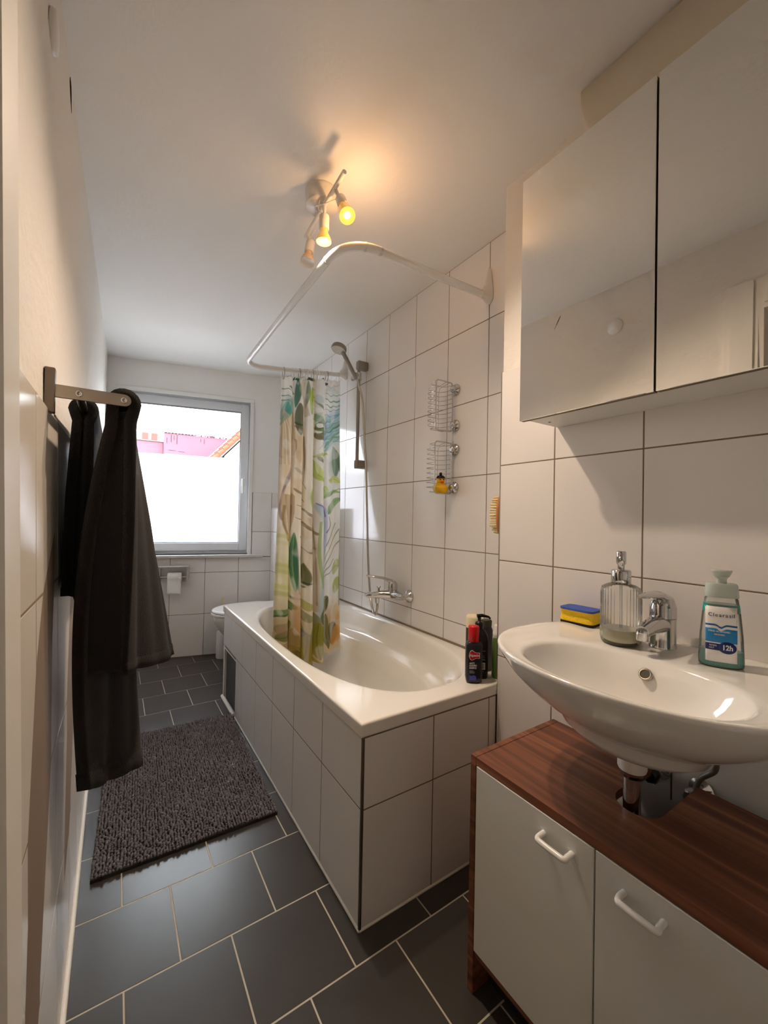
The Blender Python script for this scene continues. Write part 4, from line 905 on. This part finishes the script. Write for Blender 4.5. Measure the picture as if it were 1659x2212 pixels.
MB().tube([(sx, sy, sz+.14), (sx+.002, sy, sz+.012)], .003, 8).build('dip_tube', 'clear_plastic', sd_)

# face wash bottle
fwb = thing('face_wash_bottle', (-.268, -.645, RZB-.004), 'clear bottle of turquoise face wash with white and blue label on the basin', 'bottle')
bx, by, b0 = -.268, -.648, RZB-.0033; a3 = math.radians(-62)
def fr_(w_, d__, z, e_=2.6): return rbox(w_, d__, bx, by, b0+z, a3, 40, e_)
MB().rings([fr_(.033, .017, .0), fr_(.0362, .0195, .003), fr_(.0365, .020, .012), fr_(.0345, .020, .06), fr_(.0305, .019, .105), fr_(.0265, .018, .134), fr_(.024, .017, .138)], True, True, True).build('body', 'clear_plastic', fwb)
MB().rings([fr_(.031, .0152, .002), fr_(.0345, .018, .005), fr_(.0350, .0184, .012), fr_(.0342, .0184, .032)], True, True, True).build('liquid', 'liquid_teal', fwb)
MB().rings([fr_(.030, .0184, .1085), fr_(.0285, .0178, .124)], True, True, True).build('liquid_residue', 'liquid_teal', fwb)
MB().rings([fr_(.0268, .0186, .1375), fr_(.0275, .0192, .140), fr_(.0255, .0185, .162), fr_(.0235, .017, .165)], True, True, True).build('shoulder_cap', 'liquid_teal_thin', fwb)
mb = MB(); mb.lathe([(.0085, .164), (.0085, .173), (.012, .180)], (bx, by, b0), n=20); mb.rings([fr_(.012, .0105, .178), fr_(.016, .0115, .187), fr_(.017, .0115, .191), fr_(.012, .009, .192)], True, True, True); mb.build('pump_head', 'liquid_teal_thin', fwb)
xd3 = Vector((math.cos(a3), math.sin(a3), 0)); nd3 = Vector((math.sin(a3), -math.cos(a3), 0))
if nd3.dot(CAM-Vector((bx, by, CAM.z))) < 0: nd3 = -nd3; xd3 = -xd3
def flab(u, v, h=0.):               # label curved on the bottle front; u across, v up
    hw = np.interp(v, [0, .012, .06, .105, .134], [.035, .0365, .0345, .0305, .0265]); dp = np.interp(v, [0, .012, .06, .105, .134], [.019, .020, .020, .019, .018])
    q = min(.97, abs(u)/hw); yy = dp*(1-q**2.6)**(1/2.6)
    return Vector((bx, by, b0+v))+xd3*u+nd3*(yy+.0006+h)
def lpatch(name, material, us, lo, hi, h, par):
    P = [[flab(u, lo(u)+(hi(u)-lo(u))*k/6, h) for u in us] for k in range(7)]
    return solid(MB().grid(P).build(name, material, par), .0002)
U = np.linspace(-.0275, .0215, 15)
wing = lambda u: .0865-.006*math.exp(-((u+.004)/.005)**2)-.0012*abs(u+.004)/.02
lab = lpatch('label', 'label_white', U, lambda u: .012, lambda u: .120, 0, fwb)
lpatch('blue_wing', 'label_blue', U, lambda u: wing(u)-.0035, wing, .0003, lab)
lpatch('blue_panel', 'label_mid', U, lambda u: .050, lambda u: wing(u)-.0085, .0003, lab)
lpatch('navy_band', 'label_navy', np.linspace(-.0275, -.002, 8), lambda u: .0345, lambda u: .0475, .0004, lab)
E_ = [[flab(.006+.0145*r*math.cos(a), .041+.0115*r*math.sin(a), .0006) for a in np.linspace(0, 2*math.pi, 25)] for r in (.01, .5, 1.)]
solid(MB().grid(E_).build('navy_oval', 'label_navy', lab), .0002)
def ftext(mb, s, size, u, v, h, sx_=1., bold=0.):
    e1 = (flab(u+.004, v)-flab(u-.004, v)); return glyphs(mb, s, size, flab(u, v, h), frame(e1, (0, 0, 1)), sx_, bold=bold)
ftext(MB(), '12h', .0135, .006, .041, .0012, .85, .0004).build('lettering', 'label_white', fwb)
mb = MB(); adv = [.0072, .0029, .0058, .0058, .0042, .0058, .0050, .0027, .0027]; x = -sum(adv)/2
for ch, ad in zip('Clearasil', adv): ftext(mb, ch, .0105, -.003+x+ad/2, .1035, .0006, .92); x += ad
mb.build('lettering', 'ink', fwb)
for s_, v in (('POREN-REINIGUNGS-', .0715), ('WASCHGEL', .0655)):
    mb = MB(); wd = .0021; x = -len(s_)*wd/2
    for ch in s_: ftext(mb, ch, .0042, -.006+x+wd/2, v, .0008, .75, .00008); x += wd
    mb.build('lettering', 'label_white', fwb)
mb = MB(); ftext(mb, 'REINERE', .0042, -.0165, .0435, .001, .75); ftext(mb, 'HAUT', .0042, -.0185, .0388, .001, .75); mb.build('lettering', 'label_white', fwb)

# sponge
spg = thing('sponge', (-.222, -.318, RZB), 'yellow kitchen sponge with blue top on the back corner of the washbasin', 'sponge')
aS = math.radians(-86); cS = (-.216, -.322)
def sl(z, k): return rbox(.046, .030*k, *cS, RZB+z, aS, 40, 7)
MB().rings([sl(.0075, 1), sl(.012, 1.), sl(.017, .87), sl(.022, .8), sl(.028, .8), sl(.033, .9), sl(.037, 1)], True, True, True).build('foam', 'sponge_yellow', spg)
MB().rings([sl(.0372, 1.02), sl(.0395, 1.03), sl(.043, 1.02)], True, True, True).build('scouring_pad', 'sponge_blue', spg)
MB().rings([sl(.0005, .98), sl(.003, 1.0), sl(.0073, 1.0)], True, True, True).build('dark_pad', 'sponge_black', spg)

# ------------------------------------------------------------------ drain and valves under the basin
dr = thing('drain_pipe', (-.405, -.547, .3), 'chrome drain pipe with white collar under the washbasin', 'pipe')
px_, py_ = -.402, -.546
MB().lathe([(.0265, .672), (.0265, .632), (.025, .628)], (px_, py_, 0), n=26).build('collar', 'white_plastic', dr)
MB().lathe([(.0245, .628), (.0245, .622), (.0225, .621), (.0225, .616), (.018, .614)], (px_, py_, 0), n=24).build('nut', 'chrome', dr)
MB().tube([(px_, py_, .62), (px_, py_, .40)]+bez((px_, py_, .36), (px_, py_, .31), (px_+.09, py_, .31), (px_+.09, py_, .36), 8)+[(px_+.09, py_, .40), (px_+.12, py_, .43), (-.18, py_, .43)], .016, 18).build('pipe', 'chrome', dr)
for (y, z, nm, label, pts) in ((-.505, .535, 'angle_valve', 'chrome angle valve on the wall left of the drain pipe', [(-.215, -.505, .545), (-.215, -.503, .60), (-.225, -.51, .66), (-.235, -.52, .70)]),
                          (-.588, .53, 'angle_valve', 'chrome angle valve on the wall right of the drain pipe', [(-.215, -.588, .54), (-.218, -.600, .575), (-.225, -.628, .612), (-.24, -.625, .66), (-.24, -.56, .70)])):
    v_ = thing(nm, (-.2, y, z), label, 'valve', 'angle valves under the washbasin')
    MB().lathe([(.024, 0), (.024, .003), (.012, .006), (.011, .035)], (-D-.0003, y, z), (-1, 0, 0), 20).build('body', 'chrome', v_)
    MB().lathe([(.015, .034), (.017, .038), (.017, .056), (.014, .060)], (-D, y, z), (-1, 0, 0), 14, rfun=lambda a, h: 1+.08*math.cos(6*a)).build('knob', 'chrome' if y < -.55 else 'near_black', v_)
    h_ = MB().tube(catmull(pts, 8), .0055, 10).build('supply_hose', 'hose_grey'); tag(h_, 'grey supply hose rising from the '+('right' if y < -.55 else 'left')+' valve to the washbasin', 'hose', 'supply hoses under the washbasin')
rdp = MB().tube([(-.222, -.545, .70), (-.222, -.546, .50)], .0018, 8).build('plug_rod', 'steel_dark'); tag(rdp, 'thin metal pop-up rod hanging under the washbasin', 'rod')

# ------------------------------------------------------------------ vanity
VX, VB, VY0, VY1, VZ = -.555, -.226, -.250, -.862, .558
van = thing('vanity_unit', (-.39, -.556, 0), 'low walnut and white vanity cabinet under the washbasin', 'cabinet')
hy0, hy1, hr = -.511, -.597, .043; hx = -.430+hr; hc_ = (hy0+hy1)/2
poly = [(VX-.0, VY1+.018), (VX, VY0-.018), (VB, VY0-.018), (VB, hy0)]
poly += [(hx-hr*math.sin(a), hc_+hr*math.cos(a)) for a in np.linspace(0, math.pi, 18)]
poly += [(VB, hy1), (VB, VY1+.018)]
import bmesh
def cap_prism(name, poly, z0, z1, material, par):
    bm = bmesh.new(); o_ = ORG[par.name]
    vs = [bm.verts.new((x-o_.x, y-o_.y, z1-o_.z)) for x, y in poly]; f = bm.faces.new(vs); bmesh.ops.recalc_face_normals(bm, faces=[f])
    r_ = bmesh.ops.extrude_face_region(bm, geom=[f]); bmesh.ops.translate(bm, verts=[g_ for g_ in r_['geom'] if isinstance(g_, bmesh.types.BMVert)], vec=(0, 0, z0-z1))
    bmesh.ops.triangulate(bm, faces=bm.faces); bmesh.ops.recalc_face_normals(bm, faces=bm.faces)
    me = bpy.data.meshes.new(name); bm.to_mesh(me); bm.free(); me.materials.append(MAT[material]); o = bpy.data.objects.new(name, me); COL.objects.link(o); o.parent = par; ORG[o.name] = o_; return o
cap_prism('top_panel', poly, VZ-.018, VZ, 'walnut', van)
for (a, b) in ((VY0-.017, VY0), (VY1, VY1+.017)): MB().box(VX, VB, a, b, .0, VZ+.0006, .001).build('side_panel', 'walnut', van)
MB().box(VX+.004, VB, VY1+.018, VY0-.018, .088, .104, .001).build('bottom_panel', 'walnut', van)
MB().box(VB-.006, VB, VY1+.018, VY0-.018, .104, .36).build('back_panel', 'cabinet_white', van)
MB().box(VX+.055, VX+.070, VY1+.018, VY0-.018, .0, .088).build('plinth', 'near_black', van)
mid = -.556
for (a, b, hy) in ((mid+.0015, VY0-.0195, -.4835), (VY1+.0195, mid-.0015, -.637)):
    d_o = MB().box(VX-.001, VX+.015, a, b, .106, VZ-.0195, .0012).build('door', 'cabinet_white', van)
    hp = [(VX-.001, hy+.030, .501), (VX-.016, hy+.030, .501)]+[(VX-.026, hy+.027, .501), (VX-.028, hy+.019, .501), (VX-.028, hy-.019, .501), (VX-.026, hy-.030, .501)]+[(VX-.016, hy-.030, .501), (VX-.001, hy-.030, .501)]
    MB().tube(catmull(hp, 5), .0056, 10).build('handle', 'white_gloss', d_o)

# ------------------------------------------------------------------ mirror cabinet and strip light
MX, MY0, MY1, MZ0, MZ1 = -.335, -.203, -.903, 1.406, 2.093
mc = thing('mirror_cabinet', (-.25, -.55, MZ0), 'mirror fronted wall cabinet above the washbasin', 'cabinet')
MB().box(MX+.020, -D-.0005, MY1+.014, MY0-.014, MZ0+.002, MZ1-.004, .001).build('body', 'cabinet_white', mc)
ms = -.5505
for (a, b) in ((ms+.002, MY0), (MY1, ms-.002)):
    d_o = MB().box(MX+.0045, MX+.019, a+.0005, b-.0005, MZ0+.0006, MZ1-.0006).build('door', 'cabinet_edge', mc)
    MB().box(MX, MX+.0045, a, b, MZ0, MZ1, .0008).build('mirror', 'mirror', d_o)
MB().lathe([(.004, 0), (.004, .0008), (.0015, .0008)], (MX+.08, -.245, MZ0+.0022), (0, 0, -1), 12).build('screw_cap', 'ink', mc)
sl_ = thing('strip_light', (-.22, -.6, 2.15), 'beige strip light cover high on the wall above the mirror cabinet', 'lamp')
rr = []
for y, k_ in ((-.336, .0), (-.3365, .55), (-.341, .85), (-.352, 1.), (-.84, 1.), (-.85, .8)):
    rr.append([(-.171-(.098*(.35+.65*k_))*math.cos(a)**.6*(1 if k_ > 0 else .5) if False else -.171-.098*math.cos(a)**.55, y, 2.225+.055*math.sin(a)-(1-k_)*.0*(1 if a < 0 else 0)) for a in np.linspace(-math.pi/2+1e-4, math.pi/2-1e-4, 22)])
def slp(y, drop):
    o = [(-.171, y, 2.286), (-.262, y, 2.286), (-.269, y, 2.280)]
    z1 = 2.13+drop
    for a in np.linspace(0, math.pi/2, 9): o.append((-.269+.05*(1-math.cos(a)), y, z1+.05-.05*math.sin(a)))
    return o+[(-.171, y, z1)]
MB().rings([slp(-.335, .075), slp(-.338, .05), slp(-.345, .025), slp(-.356, .008), slp(-.37, 0), slp(-.86, 0)], True, True, True).build('cover', 'lamp_cover', sl_)

# round vent cap on the left wall (seen in the mirror)
yv, zv = .089, 2.085
vc = thing('vent_cap', (xl(yv, zv), yv, zv), 'round white cap high on the left wall, seen in the mirror', 'vent cap')
MB().lathe([(.036, 0), (.037, .004), (.035, .009), (.002, .011)], (xl(yv, zv)-.0075, yv, zv), (1, 0, -.02), 28).build('disc', 'white_plastic', vc)

# ------------------------------------------------------------------ ceiling spot lamp
lp_ = thing('ceiling_lamp', (-.692, .39, CEI), 'white three-spot ceiling lamp, two bulbs glowing and one off', 'lamp')
MB().lathe([(.060, -.0005), (.061, -.004), (.061, -.010), (.057, -.012), (.057, -.050), (.055, -.054), (.002, -.055)], (-.692, .392, CEI), n=36).build('canopy', 'lamp_white', lp_)
MB().tube([(-.706, .19, 2.220), (-.690, .545, 2.220)], .0075, 12).build('crossbar', 'lamp_white', lp_)
mb = MB(); mb.tube([(-.694, .37, 2.237), (-.698, .37, 2.22)], .009, 10); mb.build('stem', 'lamp_white', lp_)
for (top, face, on_) in (((-.682, .262, 2.190), (-.690, .195, 2.088), True), ((-.700, .350, 2.178), (-.701, .348, 2.085), True), ((-.679, .520, 2.188), (-.697, .505, 2.095), False)):
    top, face = Vector(top), Vector(face); dv = (face-top).normalized(); ln = (face-top).length
    spt = thing('x', (0, 0, 0), 'x', 'x') if False else None
    so = MB().lathe([(.006, -.004), (.0165, 0), (.0175, .003), (.0175, .048), (.0165, .050)], top, dv, 22).build('socket', 'lamp_white', lp_)
    bx_ = Vector((-.706+(top.y-.19)*.045, top.y+.004, 2.219)); MB().tube([bx_, bx_.lerp(top, .6)+Vector((0, 0, -.003)), top], [.0075, .006, .006], 10).build('joint', 'lamp_white', lp_)
    bu = MB().lathe([(.013, .049), (.014, .062), (.020, .072), (.0255, ln-.008), (.0262, ln-.003), (.0262, ln)], top, dv, 26, capA=False, capB=False).build('bulb', 'bulb_glow' if on_ else 'bulb_off', lp_)
    MB().lathe([(.0262, ln-.0005), (.024, ln-.0035), (.002, ln-.004)], top, dv, 26, capA=False).build('lens', 'bulb_face' if on_ else 'white_gloss', bu)
    if on_:
        MB().lathe([(.011, ln-.0035), (.010, ln-.0025), (.001, ln-.0022)], top, dv, 18).build('glow_core', 'bulb_core', bu)
        ld = bpy.data.lights.new('bulb_light', 'SPOT'); ld.energy = LAMP; ld.color = (1., .78, .58); ld.spot_size = math.radians(145); ld.spot_blend = .9; ld.shadow_soft_size = .02
        lo = bpy.data.objects.new('bulb_light', ld); COL.objects.link(lo); lo.parent = bu; lo.location = face+dv*.012-ORG[bu.name]; lo.rotation_euler = dv.to_track_quat('-Z', 'Y').to_euler()
lk = bpy.data.lights.new('bulb_leak', 'POINT'); lk.energy = .36; lk.color = (1., .56, .25); lk.shadow_soft_size = .012
lko = bpy.data.objects.new('bulb_leak', lk); COL.objects.link(lko); lko.parent = lp_; lko.location = Vector((-.635, .235, 2.115))-ORG[lp_.name]
for (a, b) in (((-.715, .36, 2.235), (-.70, .352, 2.183)), ((-.718, .40, 2.236), (-.684, .268, 2.197)), ((-.672, .49, 2.222), (-.676, .515, 2.192))):
    a, b = Vector(a), Vector(b); MB().tube(catmull([a, a.lerp(b, .5)+Vector((-.012, 0, -.012)), b], 6), .0014, 6).build('wire', 'lamp_white', lp_)

# ------------------------------------------------------------------ towel rail and towels
HY, HZ = .0, 1.347
WXH = xl(HY, HZ)
tr_ = thing('towel_rail', (WXH, .22, HZ), 'brushed steel double towel rail on the left wall', 'towel rail')
for y in (HY, HY+.60):
    wx = xl(y, HZ); MB().box(wx-.007, wx+.009, y-.009, y+.009, HZ-.042, HZ+.040, .0015).build('wall_plate', 'steel_dark', tr_)
    x0, x1 = wx+.008, -1.266; cz = HZ; h2 = .0115; poly = [(x0, cz-h2), (x1-h2, cz-h2)]+[(x1-h2+h2*math.sin(a), cz-h2*math.cos(a)) for a in np.linspace(0, math.pi, 12)]+[(x0, cz+h2)]
    ar = MB().prism(poly, -.0035, .0035, lambda u, v, h, y=y: (u, y+h, v)).build('arm', 'steel', tr_)
    for x in (-1.349, -1.2775):
        MB().lathe([(.0062, 0), (.0062, .0008), (.0052, .0016), (.0025, .0016), (.0025, .0004), (.0001, .0004)], (x, y-.0034, HZ), (0, -1, 0), 18).build('screw', 'chrome', ar)
for x in (-1.349, -1.2775): MB().tube([(x, HY, HZ-.002), (x, HY+.60, HZ-.002)], .0075, 14).build('bar', 'steel_dark', tr_)

def pw(px, py, y):                  # world point on the plane y for a place read off the photograph
    d = fw+rt2*((px-829.5)/879.3245)-up2*((py-1106)/879.3245); return CAM+d*((y-CAM.y)/d.y)
def drape(bar_x, y0, y1, bz_, Lp, Rp, seg, wob, seed, pin=0., bul=0., nn_=40):
    """half of a towel: from the bar line (y0..y1) down to the hem Lp..Rp; side = which way it leaves the bar"""
    r = np.random.default_rng(seed); ph = r.uniform(0, 6, 4); P = []
    for i in range(seg+1):
        f = i/seg; row = []
        for j in range(nn_+1):
            s = j/nn_; tp = Vector((bar_x, y0+(y1-y0)*s, bz_)); bt_ = Lp.lerp(Rp, s)
            g = f**.92; q = tp.lerp(bt_, g); amp = wob*min(1, f*2.2+.12)
            dn = Vector((Rp.y-Lp.y, -(Rp.x-Lp.x), 0)); dn = dn.normalized() if dn.length > 1e-6 else Vector((1, 0, 0))
            q += dn*amp*(math.sin(2*math.pi*1.4*s+ph[0]+.6*f)+.5*math.sin(2*math.pi*3.1*s+ph[1]))
            if bul: q.x -= bul*math.sin(math.pi*f**.85)*(1-s)**4
            if pin: q.x += pin*min(1, f/.05)*(1-f)**2
            q.z += .004*math.sin(5*s+ph[2])*f
            row.append(q)
        P.append(row)
    return P
def towel(name, label, bar_x, y0, y1, material, backL, backR, frontL, frontR, thick, wob, seed, bul=0.):
    t_ = thing(name, (bar_x, (y0+y1)/2, HZ-.7), label, 'towel', 'dark towels on the towel rail')
    r0 = .0085+thick/2; zc = HZ-.002
    bk = drape(bar_x-r0, y0, y1, zc, backL, backR, 60, wob, seed, r0-thick*.5, bul)
    ft = drape(bar_x+r0, y0, y1, zc, frontL, frontR, 60, wob, seed+1, -(r0-thick*.5))
    n_ = len(bk[0])
    over = [[Vector((bar_x-r0*math.cos(a), bk[0][j].y, zc+r0*math.sin(a))) for j in range(n_)] for a in np.linspace(0, math.pi, 11)[1:-1]]
    P = bk[::-1]+over+ft
    o = MB().grid(P).build('cloth', material, t_); md = solid(o, thick, 0.)
    near = [min(bk, key=lambda r_: abs(r_[0].z-row[0].z))[0] for row in ft]
    sf = [[near[i].lerp(ft[i][0], k/6)+Vector((0, .004+.010*math.sin(math.pi*k/6)*(1 if k % 2 else .6), 0)) for k in range(7)] for i in range(1, 60)]
    solid(MB().grid(sf).build('side_fold', material, t_), .006)
    for half, nm in ((bk, 'hem'), (ft, 'hem')):
        e = [half[-4][j] for j in range(n_)]; e2 = [half[-1][j] for j in range(n_)]
        solid(MB().grid([e, [a.lerp(b, .5) for a, b in zip(e, e2)], e2]).build(nm, material, t_), thick*1.16, 0.)
    return t_
towel('bath_towel', 'large dark brown bath towel hanging on the outer bar of the rail', -1.2775, HY+.012, HY+.30, 'towel',
      pw(174, 1706, .06), pw(302, 1656, .22), pw(258, 1462, .045), pw(373, 1414, .20), .021, .006, 11, .034)
towel('hand_towel', 'small black towel hanging on the inner bar close to the wall', -1.349, HY+.13, HY+.50, 'towel_dark',
      Vector((-1.366, .13, .95)), Vector((-1.364, .50, .95)), Vector((-1.347, .12, .93)), Vector((-1.347, .49, .94)), .018, .003, 21)

# ------------------------------------------------------------------ houses outside
pk = thing('pink_house', (1.2, 16, -6), 'pink rendered house wall with ragged top beyond the window', 'house')
YP = 15.
xs = np.linspace(.064, 3.2, 64); topz = [3.905+.011*(x-.064)*1.6+.018*abs(math.sin(x*14))+(.0 if x < 1.0 else -.02) for x in xs]
poly = [(.064, -6)]+[(x, z) for x, z in zip(xs, topz)]+[(3.2, -6)]
cp_ = MB()
for k in range(len(xs)-1): cp_.add([(xs[k+i], YP+j, z) for j in (0, 3.) for i, z in ((0, -6), (1, -6), (1, topz[k+1]), (0, topz[k]))], [(0, 1, 2, 3), (7, 6, 5, 4), (3, 2, 6, 7), (0, 3, 7, 4), (1, 5, 6, 2)])
cp_.build('wall', 'pink', pk)
MB().box(-3.5, .062, YP+.25, YP+3, -6, 3.60, .01).build('low_wing', 'pink', pk)
MB().box(-3.5, .062, YP+.20, YP+3, 3.60, 3.625, .008).build('coping', 'roof_edge', pk)
mb = MB()
for k in range(30): x = .07+k*.105; mb.tube([(x, YP-.02, 3.915+.0176*(x-.064)), (x+.085, YP-.02, 3.92+.0176*(x-.064))], [.022, .014], 7)
mb.build('ragged_coping', 'pink_stain', pk)
for (x0, x1) in ((-.585, -.385), (-.30, -.115)): MB().box(x0, x1, YP+.3, YP+.55, 3.62, 3.90, .012).build('chimney', 'chimney', pk)
mb = MB(); mb.box(.09, 1.9, YP-.04, YP+.02, 3.06, 3.19, .01)
mb.build('stone_band', 'stone', pk)
mb = MB()
for (x, z0, z1, wd) in ((.14, 3.55, 3.75, .02), (.27, 3.60, 3.86, .024), (.36, 3.68, 3.84, .018), (.45, 3.55, 3.88, .024), (1.22, 3.72, 3.82, .018), (1.34, 3.66, 3.84, .018)): mb.box(x, x+wd, YP-.006, YP+.02, z0, z1)
mb.box(.2, .42, YP-.006, YP+.02, 3.31, 3.325).box(.5, .72, YP-.006, YP+.02, 3.29, 3.303); mb.build('stain', 'pink_stain', pk)
MB().lathe([(.075, 3.85), (.065, 4.02), (.085, 4.03), (.085, 4.055), (.02, 4.06), (.018, 4.25)], (1.66, YP+.4, 0), n=12).build('flue', 'slate_pipe', pk)
hs_ = thing('tiled_roof_house', (2.0, 12, -6), 'cream gabled house with red tiled roof beyond the window', 'house')
YH = 11.
p0 = pw(452, 1000, YH); p1 = pw(520, 938, YH); sl2 = (p1.z-p0.z)/(p1.x-p0.x)
X0, X1 = p0.x-.15, p1.x+2.0
def rz(x): return p0.z+(x-p0.x)*sl2
MB().prism([(X0+.55, -6), (X1, -6), (X1, rz(X1)-.20), (X0+.55, rz(X0+.55)-.20)], YH+.05, YH+4, lambda u, v, h: (u, h, v)).build('gable_wall', 'house_cream', hs_)
MB().prism([(X0, rz(X0)-.14), (X1, rz(X1)-.14), (X1, rz(X1)-.05), (X0, rz(X0)-.05)], YH-.12, YH+4, lambda u, v, h: (u, h, v)).build('roof_slab', 'roof_edge', hs_)
mb = MB()
nrow = 24
for k in range(nrow):
    xa = X0+(X1-X0)*k/nrow; xb_ = X0+(X1-X0)*(k+1.15)/nrow
    for j in range(8):
        yy = YH-.10+j*.16; mb.tube([(xa, yy, rz(xa)+.015), (xb_, yy, rz(xb_)-.02)], [.075, .065], 6)
tl_ = mb.build('roof_tiles', 'roof_red', hs_); tl_['kind'] = 'stuff'
S('ground_outside', MB().box(-60, 60, LEN+.5, 120, -6.3, -6.), 'stone', 'courtyard ground far below the window')
